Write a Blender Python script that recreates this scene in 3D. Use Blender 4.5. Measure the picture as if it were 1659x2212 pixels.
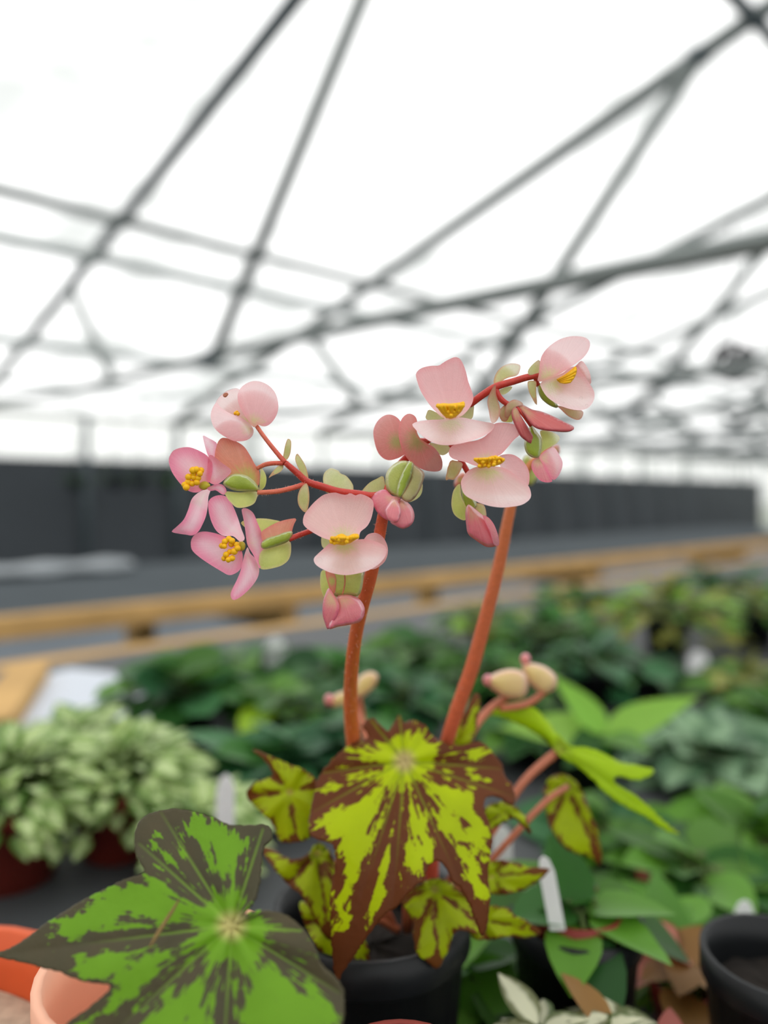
import bpy, bmesh, math, random
import numpy as np
from mathutils import Vector, Matrix
from mathutils.geometry import delaunay_2d_cdt

for o in list(bpy.data.objects):
    bpy.data.objects.remove(o)
SC = bpy.context.scene
COL = SC.collection
random.seed(7)

# ------------------------------------------------------------------ camera, sky, exposure
F = 1609.0            # focal length in px of the 1659 x 2212 frame
CX, HY = 829.5, 1071  # principal column, horizon row
CZ = 1.07             # lens height above the floor
FOCUS = 0.181
cam = bpy.data.cameras.new('camera')
cam.sensor_fit = 'VERTICAL'
cam.sensor_height = 36.0
cam.lens = F / 2212 * 36.0
cam.shift_y = -(1106 - HY) / 2212
cam.clip_start = 0.01
cam.clip_end = 300
cam.dof.use_dof = True
cam.dof.focus_distance = FOCUS
cam.dof.aperture_fstop = cam.lens / 5.2
camo = bpy.data.objects.new('camera', cam)
COL.objects.link(camo)
camo.location = (0, 0, CZ)
camo.rotation_euler = (math.radians(90), 0, 0)
SC.camera = camo

w = bpy.data.worlds.new('overcast')
SC.world = w
w.use_nodes = True
w.node_tree.nodes['Background'].inputs[0].default_value = (1.0, 1.0, 0.99, 1)
w.node_tree.nodes['Background'].inputs[1].default_value = 1.62
SC.view_settings.view_transform = 'Standard'
SC.view_settings.look = 'None'
SC.view_settings.gamma = 1
SC.view_settings.use_curve_mapping = False
SC.view_settings.exposure = 0.0
try:
    SC.cycles.diffuse_bounces = 6
    SC.cycles.transmission_bounces = 8
    SC.cycles.transparent_max_bounces = 12
except Exception:
    pass

# ------------------------------------------------------------------ helpers
def P(x, y, d):
    """A point at distance d (m) in front of the lens on the sight line through photo pixel x, y."""
    return Vector(((x - CX) / F * d, d, CZ + (HY - y) / F * d))

SU, CU = 0.7396, 0.6730        # the house runs 47.7 degrees to the right of the view
def G(u, v, h):
    """Greenhouse axes: u along the ridge, v towards the left wall, h above the lens."""
    return Vector((u * SU - v * CU, u * CU + v * SU, CZ + h))

def lin(c):
    out = []
    for k in c:
        k /= 255.0
        out.append(k / 12.92 if k <= 0.04045 else ((k + 0.055) / 1.055) ** 2.4)
    return (*out, 1.0)

WL = {}
def wloc(o):
    v = Vector((0, 0, 0))
    while o is not None:
        v = v + o.location
        o = o.parent
    return v

def meta(o, label=None, cat=None, group=None, kind=None):
    if label: o['label'] = label
    if cat: o['category'] = cat
    if group: o['group'] = group
    if kind: o['kind'] = kind
    return o

def empty(name, loc, parent=None, label=None, cat=None, group=None, kind=None):
    o = bpy.data.objects.new(name, None)
    o.empty_display_size = 0.01
    COL.objects.link(o)
    if parent is not None:
        o.location = Vector(loc) - wloc(parent)
        o.parent = parent
    else:
        o.location = loc
    return meta(o, label, cat, group, kind)

def mesh_obj(name, verts, faces, mat, parent=None, smooth=True, attrs=None, center=True):
    """World-space vertices; the object's origin is put at their centre."""
    V = np.asarray([tuple(v) for v in verts], dtype=float)
    c = Vector(V.mean(axis=0)) if center else Vector((0, 0, 0))
    me = bpy.data.meshes.new(name)
    me.from_pydata((V - np.array(c)).tolist(), [], faces)
    if attrs:
        for k, a in attrs.items():
            a = np.asarray(a, dtype=np.float32)
            if a.ndim == 1:
                at = me.attributes.new(k, 'FLOAT', 'POINT'); at.data.foreach_set('value', a)
            else:
                at = me.attributes.new(k, 'FLOAT_VECTOR', 'POINT'); at.data.foreach_set('vector', a.ravel())
    if smooth:
        me.polygons.foreach_set('use_smooth', [True] * len(me.polygons))
    me.materials.append(mat)
    me.update()
    o = bpy.data.objects.new(name, me)
    COL.objects.link(o)
    if parent is not None:
        o.location = c - wloc(parent)
        o.parent = parent
    else:
        o.location = c
    return o

def catmull(pts, closed, n=6):
    pts = [np.array(p, dtype=float) for p in pts]
    N = len(pts)
    out = []
    rng = range(N) if closed else range(N - 1)
    for i in rng:
        if closed:
            p0, p1, p2, p3 = pts[i - 1], pts[i], pts[(i + 1) % N], pts[(i + 2) % N]
        else:
            p0, p1, p2, p3 = pts[max(i - 1, 0)], pts[i], pts[i + 1], pts[min(i + 2, N - 1)]
        for k in range(n):
            t = k / n
            out.append(0.5 * ((2 * p1) + (-p0 + p2) * t + (2 * p0 - 5 * p1 + 4 * p2 - p3) * t * t
                              + (-p0 + 3 * p1 - 3 * p2 + p3) * t ** 3))
    if not closed:
        out.append(pts[-1])
    return np.array(out)

def tube_data(path, radii, sides=8, caps=True):
    pts = [Vector(p) for p in path]
    n = len(pts)
    V, Fc = [], []
    up = None
    for i in range(n):
        t = (pts[min(i + 1, n - 1)] - pts[max(i - 1, 0)]).normalized()
        if up is None:
            ref = Vector((0, 0, 1)) if abs(t.z) < 0.9 else Vector((1, 0, 0))
            up = (ref - t * ref.dot(t)).normalized()
        else:
            up = (up - t * up.dot(t)).normalized()
        sd = t.cross(up)
        for k in range(sides):
            a = 2 * math.pi * k / sides
            V.append(pts[i] + (up * math.cos(a) + sd * math.sin(a)) * radii[i])
    for i in range(n - 1):
        for k in range(sides):
            k2 = (k + 1) % sides
            Fc.append((i * sides + k, i * sides + k2, (i + 1) * sides + k2, (i + 1) * sides + k))
    if caps:
        Fc.append(tuple(range(sides))[::-1])
        Fc.append(tuple((n - 1) * sides + k for k in range(sides)))
    return V, Fc

def tube(name, path, r, mat, parent=None, sides=8, smooth=True):
    rr = [r] * len(path) if not hasattr(r, '__len__') else r
    V, Fc = tube_data(path, rr, sides)
    return mesh_obj(name, V, Fc, mat, parent, smooth)

def stem_px(name, pts, mat, parent, sub=5, sides=10):
    """pts: (x, y, depth, half-width px)"""
    c = catmull(pts, False, sub)
    V, Fc = tube_data([P(p[0], p[1], p[2]) for p in c], [p[3] * p[2] / F for p in c], sides)
    along = np.repeat(np.linspace(0, 1, len(c)), sides)
    return mesh_obj(name, V, Fc, mat, parent, attrs={'along': along})

def hairs(name, pts, mat, parent, n, length=7.0, rpx=0.55):
    """fine hairs standing off a stem given like stem_px"""
    c = catmull(pts, False, 12)
    V, Fc = [], []
    for _ in range(n):
        i = random.randrange(len(c) - 1)
        a, b = P(*c[i][:3]), P(*c[i + 1][:3])
        t = (b - a).normalized()
        s = c[i][2] / F
        rv = Vector((random.gauss(0, 1), random.gauss(0, 1), random.gauss(0, 1)))
        nrm = (rv - t * rv.dot(t)).normalized()
        p0 = a.lerp(b, random.random()) + nrm * c[i][3] * s * 0.95
        p1 = p0 + (nrm + t * random.uniform(-.4, .4)) * length * s * random.uniform(.6, 1.2)
        e = t.cross(nrm) * rpx * s
        f = t * rpx * s
        k = len(V)
        V += [p0 + e, p0 - e * .5 + f * .8, p0 - e * .5 - f * .8, p1]
        Fc += [(k, k + 1, k + 3), (k + 1, k + 2, k + 3), (k + 2, k, k + 3)]
    o = mesh_obj(name, V, Fc, mat, parent, smooth=False)
    o['kind'] = 'stuff'
    return o

def seg_dist(p, a, b):
    """min distance of points p (n,2) to segments a->b (m,2)"""
    out = np.full(len(p), 1e9)
    for i in range(len(a)):
        d = b[i] - a[i]
        L = max(float(d @ d), 1e-9)
        t = np.clip(((p - a[i]) @ d) / L, 0, 1)
        q = a[i] + t[:, None] * d
        out = np.minimum(out, np.hypot(p[:, 0] - q[:, 0], p[:, 1] - q[:, 1]))
    return out

def inside(p, poly):
    x, y = p[:, 0], p[:, 1]
    c = np.zeros(len(p), bool)
    j = len(poly) - 1
    for i in range(len(poly)):
        xi, yi = poly[i]; xj, yj = poly[j]
        if yi != yj:
            m = ((yi > y) != (yj > y)) & (x < (xj - xi) * (y - yi) / (yj - yi) + xi)
            c ^= m
        j = i
    return c

def patch(name, pts, d, mat, parent, g=(0, 0), cup=0.0, ref=None, thick=0.0, step=5.0, puff=0.0,
          veins=None, hub=None, crease=0.0, jag=0.0, ruffle=0.0, smooth_n=5, bend=None):
    """A curved sheet (petal, bract, leaf) or, with puff, a swollen body (bud, ovary).
    pts: outline; d: depth of its middle; g: tilt (depth gained per px-length to the right / down);
    cup: how far the rim curls towards (-) or away from (+) the lens."""
    raw = np.array(pts, dtype=float)
    if ref is None: ref = raw.mean(axis=0)
    ref = np.array(ref, dtype=float)
    out = catmull(raw, True, smooth_n)
    # even resample
    seg = np.hypot(*(np.roll(out, -1, 0) - out).T)
    L = seg.sum(); n = max(12, int(L / step))
    cum = np.concatenate([[0], np.cumsum(seg)])
    ext = np.vstack([out, out[:1]])
    t = np.linspace(0, L, n, endpoint=False)
    out = np.stack([np.interp(t, cum, ext[:, 0]), np.interp(t, cum, ext[:, 1])], 1)
    rs = random.Random(len(pts) * 31 + int(raw[0, 0]))
    if jag:
        cen = out.mean(axis=0)
        tang = np.roll(out, -1, 0) - np.roll(out, 1, 0)
        nor = np.stack([tang[:, 1], -tang[:, 0]], 1); nor /= np.maximum(np.hypot(*nor.T), 1e-6)[:, None]
        out = out + nor * np.array([rs.uniform(-jag, jag) for _ in range(n)])[:, None]
    lo, hi = out.min(0), out.max(0)
    gx = np.arange(lo[0], hi[0], step); gy = np.arange(lo[1], hi[1], step * 0.866)
    XX, YY = np.meshgrid(gx, gy)
    XX = XX + (np.arange(len(gy)) % 2)[:, None] * step / 2
    grid = np.stack([XX.ravel(), YY.ravel()], 1)
    grid = grid[inside(grid, out)]
    a, b = out, np.roll(out, -1, 0)
    if len(grid):
        grid = grid[seg_dist(grid, a, b) > step * 0.55]
    allp = [Vector(p) for p in out] + [Vector(p) for p in grid]
    res = delaunay_2d_cdt(allp, [(i, (i + 1) % n) for i in range(n)], [list(range(n))], 1, 1e-4)
    vs = np.array([(v.x, v.y) for v in res[0]]); fs = [tuple(f) for f in res[2]]
    ed = seg_dist(vs, a, b)
    ext_r = 0.5 * math.hypot(*(hi - lo))
    c = (lo + hi) / 2
    dx, dy = vs[:, 0] - c[0], vs[:, 1] - c[1]
    s = d / F
    dep = d + s * (g[0] * dx + g[1] * dy) + s * cup * (dx * dx + dy * dy) / ext_r
    if bend is not None:           # bend about an axis: (angle deg, amount)
        ca, sa = math.cos(math.radians(bend[0])), math.sin(math.radians(bend[0]))
        q = dx * ca + dy * sa
        dep = dep + s * bend[1] * q * q / ext_r
    if ruffle:
        an = np.arctan2(vs[:, 1] - ref[1], vs[:, 0] - ref[0])
        dep = dep + s * ruffle * np.exp(-ed / (ext_r * .25)) * np.sin(an * 7 + raw[0, 0])
    edn = ed / max(ed.max(), 1e-6)
    rb = np.hypot(vs[:, 0] - ref[0], vs[:, 1] - ref[1])
    ray = np.arctan2(vs[:, 1] - ref[1], vs[:, 0] - ref[0])
    attrs = {'edge': edn, 'base': rb / rb.max(), 'ray': np.stack([np.cos(ray), np.sin(ray), 0 * ray], 1)}
    if veins is not None:
        hub = np.array(hub, dtype=float)
        va = np.array([v[0] for v in veins], dtype=float); vb = np.array([v[1] for v in veins], dtype=float)
        vd = seg_dist(vs, va, vb)
        size = ext_r
        an = np.arctan2(vs[:, 1] - hub[1], vs[:, 0] - hub[0])
        rr = np.hypot(vs[:, 0] - hub[0], vs[:, 1] - hub[1]) / size
        attrs.update({'vein': vd / size, 'rim': ed / size, 'rad': rr,
                      'pol': np.stack([np.cos(an) * (1 + .15 * rr), np.sin(an) * (1 + .15 * rr), rr], 1)})
        dep = dep + s * crease * np.exp(-vd / (size * .05)) * np.clip(1.2 - rr, 0, 1)
    m = len(vs)
    if puff:
        prof = np.sqrt(np.clip(1 - (1 - edn) ** 2, 0, 1)) * puff * s * ed.max()
        rim = ed < 1e-3
        fr = [P(x, y, dd) for x, y, dd in zip(vs[:, 0], vs[:, 1], dep - prof)]
        bk = [P(x, y, dd) for x, y, dd in zip(vs[:, 0], vs[:, 1], dep + prof)]
        idx = np.arange(m); nb = []
        mapb = {}
        for i in range(m):
            if rim[i]: mapb[i] = i
            else:
                mapb[i] = m + len(nb); nb.append(i)
        V = fr + [bk[i] for i in nb]
        FF = [f for f in fs] + [tuple(mapb[i] for i in reversed(f)) for f in fs]
        sel = np.concatenate([np.arange(m), np.array(nb, dtype=int)])
        attrs = {k: v[sel] for k, v in attrs.items()}
        o = mesh_obj(name, V, FF, mat, parent, attrs=attrs)
    else:
        V = [P(x, y, dd) for x, y, dd in zip(vs[:, 0], vs[:, 1], dep)]
        o = mesh_obj(name, V, fs, mat, parent, attrs=attrs)
        if thick:
            md = o.modifiers.new('thickness', 'SOLIDIFY'); md.thickness = thick; md.offset = 0
    return o

def box_obj(name, c, ax, ay, az, hx, hy, hz, mat, parent=None, bevel=0.0):
    """box with centre c, unit axes and half sizes"""
    V = []
    for sx in (-1, 1):
        for sy in (-1, 1):
            for sz in (-1, 1):
                V.append(c + ax * hx * sx + ay * hy * sy + az * hz * sz)
    Fc = [(0, 1, 3, 2), (4, 6, 7, 5), (0, 4, 5, 1), (2, 3, 7, 6), (0, 2, 6, 4), (1, 5, 7, 3)]
    o = mesh_obj(name, V, Fc, mat, parent, smooth=False)
    if bevel:
        md = o.modifiers.new('bevel', 'BEVEL'); md.width = bevel; md.segments = 2
    return o

# ------------------------------------------------------------------ materials
def newmat(name):
    m = bpy.data.materials.new(name); m.use_nodes = True
    nt = m.node_tree; nt.nodes.clear()
    out = nt.nodes.new('ShaderNodeOutputMaterial')
    return m, nt, out

def N(nt, typ, **kw):
    n = nt.nodes.new(typ)
    for k, v in kw.items():
        setattr(n, k, v)
    return n

def L(nt, a, b): nt.links.new(a, b)

def math_n(nt, op, a, b=None, c=None, clamp=False):
    n = N(nt, 'ShaderNodeMath', operation=op, use_clamp=clamp)
    for i, v in enumerate((a, b, c)):
        if v is None: continue
        if isinstance(v, (int, float)): n.inputs[i].default_value = v
        else: L(nt, v, n.inputs[i])
    return n.outputs[0]

def sstep(nt, x, lo, hi):
    n = N(nt, 'ShaderNodeMapRange', interpolation_type='SMOOTHSTEP')
    L(nt, x, n.inputs['Value'])
    n.inputs['From Min'].default_value = lo; n.inputs['From Max'].default_value = hi
    return n.outputs['Result']

def mixc(nt, fac, a, b):
    n = N(nt, 'ShaderNodeMix', data_type='RGBA')
    if isinstance(fac, (int, float)): n.inputs[0].default_value = fac
    else: L(nt, fac, n.inputs[0])
    for k, v in ((6, a), (7, b)):
        if isinstance(v, tuple): n.inputs[k].default_value = v
        else: L(nt, v, n.inputs[k])
    return n.outputs[2]

def attr(nt, name):
    return N(nt, 'ShaderNodeAttribute', attribute_name=name)

def noise(nt, scale, detail=3, rough=.5, vec=None):
    n = N(nt, 'ShaderNodeTexNoise')
    n.inputs['Scale'].default_value = scale
    n.inputs['Detail'].default_value = detail
    n.inputs['Roughness'].default_value = rough
    if vec is None:
        tc = N(nt, 'ShaderNodeTexCoord'); vec = tc.outputs['Object']
    L(nt, vec, n.inputs['Vector'])
    return n.outputs['Fac']

def sheet_shader(nt, out, col, trans=.45, rough=.45, gloss=.06, bump=None):
    """diffuse + light passing through + a faint sheen: petals and leaves"""
    df = N(nt, 'ShaderNodeBsdfDiffuse'); tr = N(nt, 'ShaderNodeBsdfTranslucent'); gl = N(nt, 'ShaderNodeBsdfGlossy')
    gl.inputs['Roughness'].default_value = rough
    for n in (df, tr):
        if isinstance(col, tuple): n.inputs['Color'].default_value = col
        else: L(nt, col, n.inputs['Color'])
    m1 = N(nt, 'ShaderNodeMixShader'); m1.inputs[0].default_value = trans
    L(nt, df.outputs[0], m1.inputs[1]); L(nt, tr.outputs[0], m1.inputs[2])
    fr = N(nt, 'ShaderNodeFresnel'); fr.inputs['IOR'].default_value = 1.4
    fac = math_n(nt, 'MULTIPLY', fr.outputs[0], gloss / .03, clamp=True)
    fac = math_n(nt, 'MINIMUM', fac, min(.35, gloss * 7))
    m2 = N(nt, 'ShaderNodeMixShader'); L(nt, fac, m2.inputs[0])
    L(nt, m1.outputs[0], m2.inputs[1]); L(nt, gl.outputs[0], m2.inputs[2])
    if bump is not None:
        b = N(nt, 'ShaderNodeBump'); b.inputs['Strength'].default_value = bump[1]; b.inputs['Distance'].default_value = bump[2]
        L(nt, bump[0], b.inputs['Height'])
        for n in (df, gl): L(nt, b.outputs[0], n.inputs['Normal'])
    L(nt, m2.outputs[0], out.inputs[0])

def petal_mat(name, base, mid, rim, b0=.08, b1=.5, rimw=.45, trans=.45, mott=.12, rims=.8):
    m, nt, out = newmat(name)
    ba = attr(nt, 'base').outputs['Fac']; ed = attr(nt, 'edge').outputs['Fac']
    nz = noise(nt, 900, 3, .6)
    rn = noise(nt, 9, 3, .6, attr(nt, 'ray').outputs['Vector'])
    nb = math_n(nt, 'ADD', ba, math_n(nt, 'MULTIPLY', math_n(nt, 'SUBTRACT', nz, .5), .15))
    nb = math_n(nt, 'ADD', nb, math_n(nt, 'MULTIPLY', math_n(nt, 'SUBTRACT', rn, .5), .35))
    c = mixc(nt, sstep(nt, nb, b0, b1), lin(base), lin(mid))
    c = mixc(nt, math_n(nt, 'MULTIPLY', sstep(nt, ed, rimw, 0.0), rims), c, lin(rim))
    hs = N(nt, 'ShaderNodeHueSaturation'); L(nt, c, hs.inputs['Color'])
    fine = noise(nt, 34, 2, .5, attr(nt, 'ray').outputs['Vector'])
    L(nt, math_n(nt, 'ADD', math_n(nt, 'ADD', .94 - mott / 2, math_n(nt, 'MULTIPLY', nz, mott)), math_n(nt, 'MULTIPLY', fine, .12)), hs.inputs['Value'])
    L(nt, math_n(nt, 'ADD', 1.14, math_n(nt, 'MULTIPLY', fine, -.24)), hs.inputs['Saturation'])
    sheet_shader(nt, out, hs.outputs[0], trans, .4, .05, (noise(nt, 2600, 2), .25, .0003))
    return m

def plain(name, col, rough=.6, metal=0.0, var=.15, scale=30, spec=.4):
    m, nt, out = newmat(name)
    p = N(nt, 'ShaderNodeBsdfPrincipled')
    c0 = lin(col); c1 = tuple(min(1, k * (1 + var)) for k in c0[:3]) + (1,); c2 = tuple(k * (1 - var) for k in c0[:3]) + (1,)
    L(nt, mixc(nt, noise(nt, scale, 4), c2, c1), p.inputs['Base Color'])
    p.inputs['Roughness'].default_value = rough
    p.inputs['Metallic'].default_value = metal
    p.inputs['Specular IOR Level'].default_value = spec
    L(nt, p.outputs[0], out.inputs[0])
    return m

def tiger_mat(name, dark, lime, hubc, veinc, et=.10, vt=.05, thr=.52, amp=.9, trans=.4, ns=5.0, rimc=None):
    """dark leaf with ragged bright patches between the veins"""
    m, nt, out = newmat(name)
    ve = attr(nt, 'vein').outputs['Fac']; ri = attr(nt, 'rim').outputs['Fac']; ra = attr(nt, 'rad').outputs['Fac']
    pol = attr(nt, 'pol').outputs['Vector']
    mp = N(nt, 'ShaderNodeMapping'); mp.inputs['Scale'].default_value = (2.3, 2.3, .8); L(nt, pol, mp.inputs['Vector'])
    n1 = noise(nt, ns, 5, .62, mp.outputs[0])
    n2 = noise(nt, 260, 4, .6)
    e = math_n(nt, 'DIVIDE', ri, et, clamp=True); v = math_n(nt, 'DIVIDE', ve, vt, clamp=True)
    nn = math_n(nt, 'SUBTRACT', math_n(nt, 'ADD', math_n(nt, 'MULTIPLY', n1, .6), math_n(nt, 'MULTIPLY', n2, .4)), .5)
    val = math_n(nt, 'ADD', math_n(nt, 'ADD', math_n(nt, 'MULTIPLY', e, .4), math_n(nt, 'MULTIPLY', v, .5)),
                 math_n(nt, 'MULTIPLY', nn, amp * 2.2))
    hubm = sstep(nt, ra, .22, .06)
    val = math_n(nt, 'ADD', val, math_n(nt, 'MULTIPLY', hubm, .6))
    mask = sstep(nt, val, thr - .05, thr + .05)
    dk = mixc(nt, noise(nt, 120, 3), lin(dark), lin(rimc or dark))
    lm = mixc(nt, noise(nt, 90, 2), lin(lime), tuple(k * .8 for k in lin(lime)[:3]) + (1,))
    c = mixc(nt, mask, dk, lm)
    vl = math_n(nt, 'MULTIPLY', sstep(nt, ve, .014, .003), sstep(nt, ra, .75, .1))
    c = mixc(nt, math_n(nt, 'MULTIPLY', vl, .65), c, lin(veinc))
    c = mixc(nt, sstep(nt, ra, .10, .02), c, lin(hubc))
    sheet_shader(nt, out, c, trans, .4, .015, (noise(nt, 420, 3), .35, .0008))
    return m

def foliage_mat(name, c1, c2, trans=.35, gloss=.02, vein=None):
    """background leaf: each leaf its own shade between c1 and c2; 'along' runs from base to tip, 'side' from rib to margin"""
    m, nt, out = newmat(name)
    oi = N(nt, 'ShaderNodeObjectInfo')
    c = mixc(nt, oi.outputs['Random'], lin(c1), lin(c2))
    if vein is not None:
        sd = attr(nt, 'side').outputs['Fac']
        nz = noise(nt, 160, 2)
        q = math_n(nt, 'ADD', sd, math_n(nt, 'MULTIPLY', math_n(nt, 'SUBTRACT', nz, .5), .7))
        c = mixc(nt, sstep(nt, q, vein[1], vein[2]), lin(vein[0]), c)
    sheet_shader(nt, out, c, trans, .4, .02)
    return m

M = {}
M['pale'] = petal_mat('petal_pale_pink', (222, 220, 146), (252, 208, 205), (252, 186, 191), .04, .40, .35, .5, .08, .7)
M['blush'] = petal_mat('petal_blush', (228, 218, 158), (247, 188, 191), (248, 170, 176), .03, .34, .35, .5, .1, .7)
M['rose'] = petal_mat('petal_rose', (240, 230, 196), (253, 206, 219), (250, 140, 176), .04, .45, .95, .5, .08, .85)
M['salmon'] = petal_mat('petal_salmon', (176, 164, 104), (222, 140, 132), (230, 128, 128), .02, .45, .3, .4, .16, .6)
M['bud'] = petal_mat('petal_bud_pink', (232, 206, 160), (240, 150, 158), (248, 128, 160), .05, .5, .5, .4, .16, .7)
M['deep'] = petal_mat('petal_deep_pink', (210, 176, 130), (218, 112, 110), (206, 92, 100), .02, .4, .4, .3)
M['wing'] = petal_mat('ovary_wing_salmon', (196, 196, 104), (228, 150, 124), (226, 130, 114), .05, .5, .5, .4, .2)
M['ovary'] = petal_mat('ovary_green', (206, 212, 116), (196, 206, 112), (216, 206, 140), .1, .8, .35, .35, .2)
M['ovary_dark'] = petal_mat('ovary_deep_green', (166, 184, 62), (180, 196, 76), (206, 204, 120), .1, .8, .3, .3, .2)
M['bract'] = petal_mat('bract_green_brown', (200, 196, 126), (212, 202, 146), (212, 158, 120), .1, .8, .4, .4, .25)
M['bract_green'] = petal_mat('bract_pale_green', (204, 210, 144), (214, 214, 164), (208, 198, 140), .1, .8, .3, .4, .25)
M['bract_brown'] = petal_mat('bract_brown', (188, 164, 116), (202, 156, 124), (196, 124, 104), .1, .8, .4, .35, .25)
M['cream_bud'] = petal_mat('bud_cream', (240, 222, 150), (238, 214, 156), (240, 180, 160), .1, .9, .5, .3, .15)
M['yellow'] = plain('stamen_yellow', (252, 184, 8), .55, var=.2, scale=900)
M['column'] = plain('flower_column_green', (186, 176, 48), .5, scale=600)
M['hair'] = plain('stem_hair', (226, 170, 150), .6)

def stem_mat(name, lo, hi):
    m, nt, out = newmat(name)
    al = attr(nt, 'along').outputs['Fac']
    p = N(nt, 'ShaderNodeBsdfPrincipled')
    c = mixc(nt, al, lin(lo), lin(hi))
    nz = noise(nt, 700, 4, .65)
    hs = N(nt, 'ShaderNodeHueSaturation'); L(nt, c, hs.inputs['Color'])
    L(nt, math_n(nt, 'ADD', .72, math_n(nt, 'MULTIPLY', nz, .55)), hs.inputs['Value'])
    L(nt, hs.outputs[0], p.inputs['Base Color'])
    p.inputs['Roughness'].default_value = .4
    p.inputs['Subsurface Weight'].default_value = 0.0
    b = N(nt, 'ShaderNodeBump'); b.inputs['Strength'].default_value = .3; b.inputs['Distance'].default_value = .0004
    L(nt, nz, b.inputs['Height']); L(nt, b.outputs[0], p.inputs['Normal'])
    L(nt, p.outputs[0], out.inputs[0])
    return m
M['stem'] = stem_mat('stem_rust', (210, 112, 54), (208, 88, 50))
M['stem2'] = stem_mat('stem_rust_pink', (206, 84, 64), (206, 126, 68))
M['twig'] = stem_mat('stem_red', (188, 44, 32), (190, 56, 42))
M['pedicel'] = stem_mat('pedicel_salmon', (204, 76, 58), (216, 116, 86))
M['petiole'] = stem_mat('petiole_brown_red', (170, 96, 66), (196, 112, 78))

mdrop, nt, out = newmat('water')
tp = N(nt, 'ShaderNodeBsdfTransparent'); gl = N(nt, 'ShaderNodeBsdfGlossy'); gl.inputs['Roughness'].default_value = .03
fr = N(nt, 'ShaderNodeFresnel'); fr.inputs['IOR'].default_value = 1.33
mx = N(nt, 'ShaderNodeMixShader'); L(nt, math_n(nt, 'MINIMUM', fr.outputs[0], .22), mx.inputs[0]); L(nt, tp.outputs[0], mx.inputs[1]); L(nt, gl.outputs[0], mx.inputs[2])
L(nt, mx.outputs[0], out.inputs[0]); M['water'] = mdrop

# greenhouse film: sky light passes, some straight, most scattered
mf, nt, out = newmat('poly_film')
tp = N(nt, 'ShaderNodeBsdfTransparent'); tl = N(nt, 'ShaderNodeBsdfTranslucent'); mx = N(nt, 'ShaderNodeMixShader')
tc = N(nt, 'ShaderNodeTexCoord')
d1 = noise(nt, .9, 6, .62, tc.outputs['Object'])
c = mixc(nt, sstep(nt, d1, .47, .68), (.98, .985, .985, 1), (.58, .60, .59, 1))
for n in (tp, tl): L(nt, c, n.inputs[0])
mx.inputs[0].default_value = .6
L(nt, tp.outputs[0], mx.inputs[1]); L(nt, tl.outputs[0], mx.inputs[2]); L(nt, mx.outputs[0], out.inputs[0])
M['film'] = mf
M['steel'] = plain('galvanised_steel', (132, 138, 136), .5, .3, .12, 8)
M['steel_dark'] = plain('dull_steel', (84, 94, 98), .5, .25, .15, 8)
M['steel_light'] = plain('whitened_pipe', (196, 202, 200), .6, .0, .05, 6)
M['cloth'] = plain('black_shade_cloth', (60, 65, 70), .6, 0, .3, .9, .4)
M['floor'] = plain('grey_ground_cloth', (104, 110, 116), .9, 0, .25, 2, .1)
M['outside'] = plain('outdoor_grass', (96, 110, 74), .9, 0, .3, 1)
M['timber'] = plain('pine_timber', (192, 154, 98), .75, 0, .35, 9, .2)
M['silver'] = plain('silver_sheet', (196, 202, 212), .4, 0, .15, 9)
M['bench_top'] = plain('dark_bench_cloth', (66, 68, 70), .55, 0, .2, 7)
M['bench_top_dark'] = plain('grey_bench_cloth', (70, 76, 80), .9, 0, .2, 5, .1)
M['fan'] = plain('fan_black', (46, 44, 50), .5)
M['plastic_black'] = plain('black_pot_plastic', (20, 22, 24), .45, 0, .2, 40, .3)
M['terracotta'] = plain('terracotta_red', (128, 42, 30), .6, 0, .2, 60)
M['terracotta_orange'] = plain('terracotta_orange', (206, 86, 40), .55, 0, .15, 50)
M['salmon_pot'] = plain('salmon_pot', (238, 176, 146), .55, 0, .08, 50)
M['soil'] = plain('dark_soil', (30, 24, 19), .95, 0, .6, 300)
M['perlite'] = plain('pale_gritty_soil', (176, 156, 134), .95, 0, .5, 260)
M['tag'] = plain('white_tag_plastic', (232, 232, 232), .45, 0, .04, 40)
M['sheet'] = plain('pale_plastic', (140, 146, 150), .5, 0, .1, 9)

# ------------------------------------------------------------------ the greenhouse
K, SL, RV = 3.575, 0.25, -0.9          # roof: h = K - SL*v on the left of the ridge at v = RV
VW, VR, U0, U1 = 10.0, -11.8, -6.0, 26.3
HR = K - SL * RV
def roof_h(v): return K - SL * v if v >= RV else HR - SL * (RV - v)
FLOOR = -CZ

def quad(name, pts, mat, kind='structure', parent=None, nu=1):
    return meta(mesh_obj(name, pts, [(0, 1, 2, 3)], mat, parent, smooth=False), kind=kind)

fl = quad('floor', [G(U0, VR, FLOOR), G(U1, VR, FLOOR), G(U1, VW, FLOOR), G(U0, VW, FLOOR)], M['floor'])
meta(fl, 'grey ground cloth covering the greenhouse floor')
gr = quad('ground_outside', [Vector((-90, -90, -.05)), Vector((90, -90, -.05)), Vector((90, 90, -.05)), Vector((-90, 90, -.05))], M['outside'])
meta(gr, 'grass outside around the greenhouse')
e = .06
cl = mesh_obj('ceiling', [G(U0, VW, roof_h(VW) + e), G(U1, VW, roof_h(VW) + e), G(U1, RV, HR + e), G(U0, RV, HR + e),
                          G(U1, VR, roof_h(VR) + e), G(U0, VR, roof_h(VR) + e)], [(0, 1, 2, 3), (3, 2, 4, 5)], M['film'], smooth=False)
meta(cl, 'white translucent greenhouse roof film', kind='structure')
HC, HE = .49, roof_h(VW)
wl = quad('wall_left', [G(U0, VW, FLOOR), G(U1, VW, FLOOR), G(U1, VW, HC), G(U0, VW, HC)], M['cloth'])
meta(wl, 'black shade cloth lining the lower side wall')
wf = quad('wall_left_upper', [G(U0, VW + .02, HC), G(U1, VW + .02, HC), G(U1, VW + .02, HE + e), G(U0, VW + .02, HE + e)], M['film'])
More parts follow.
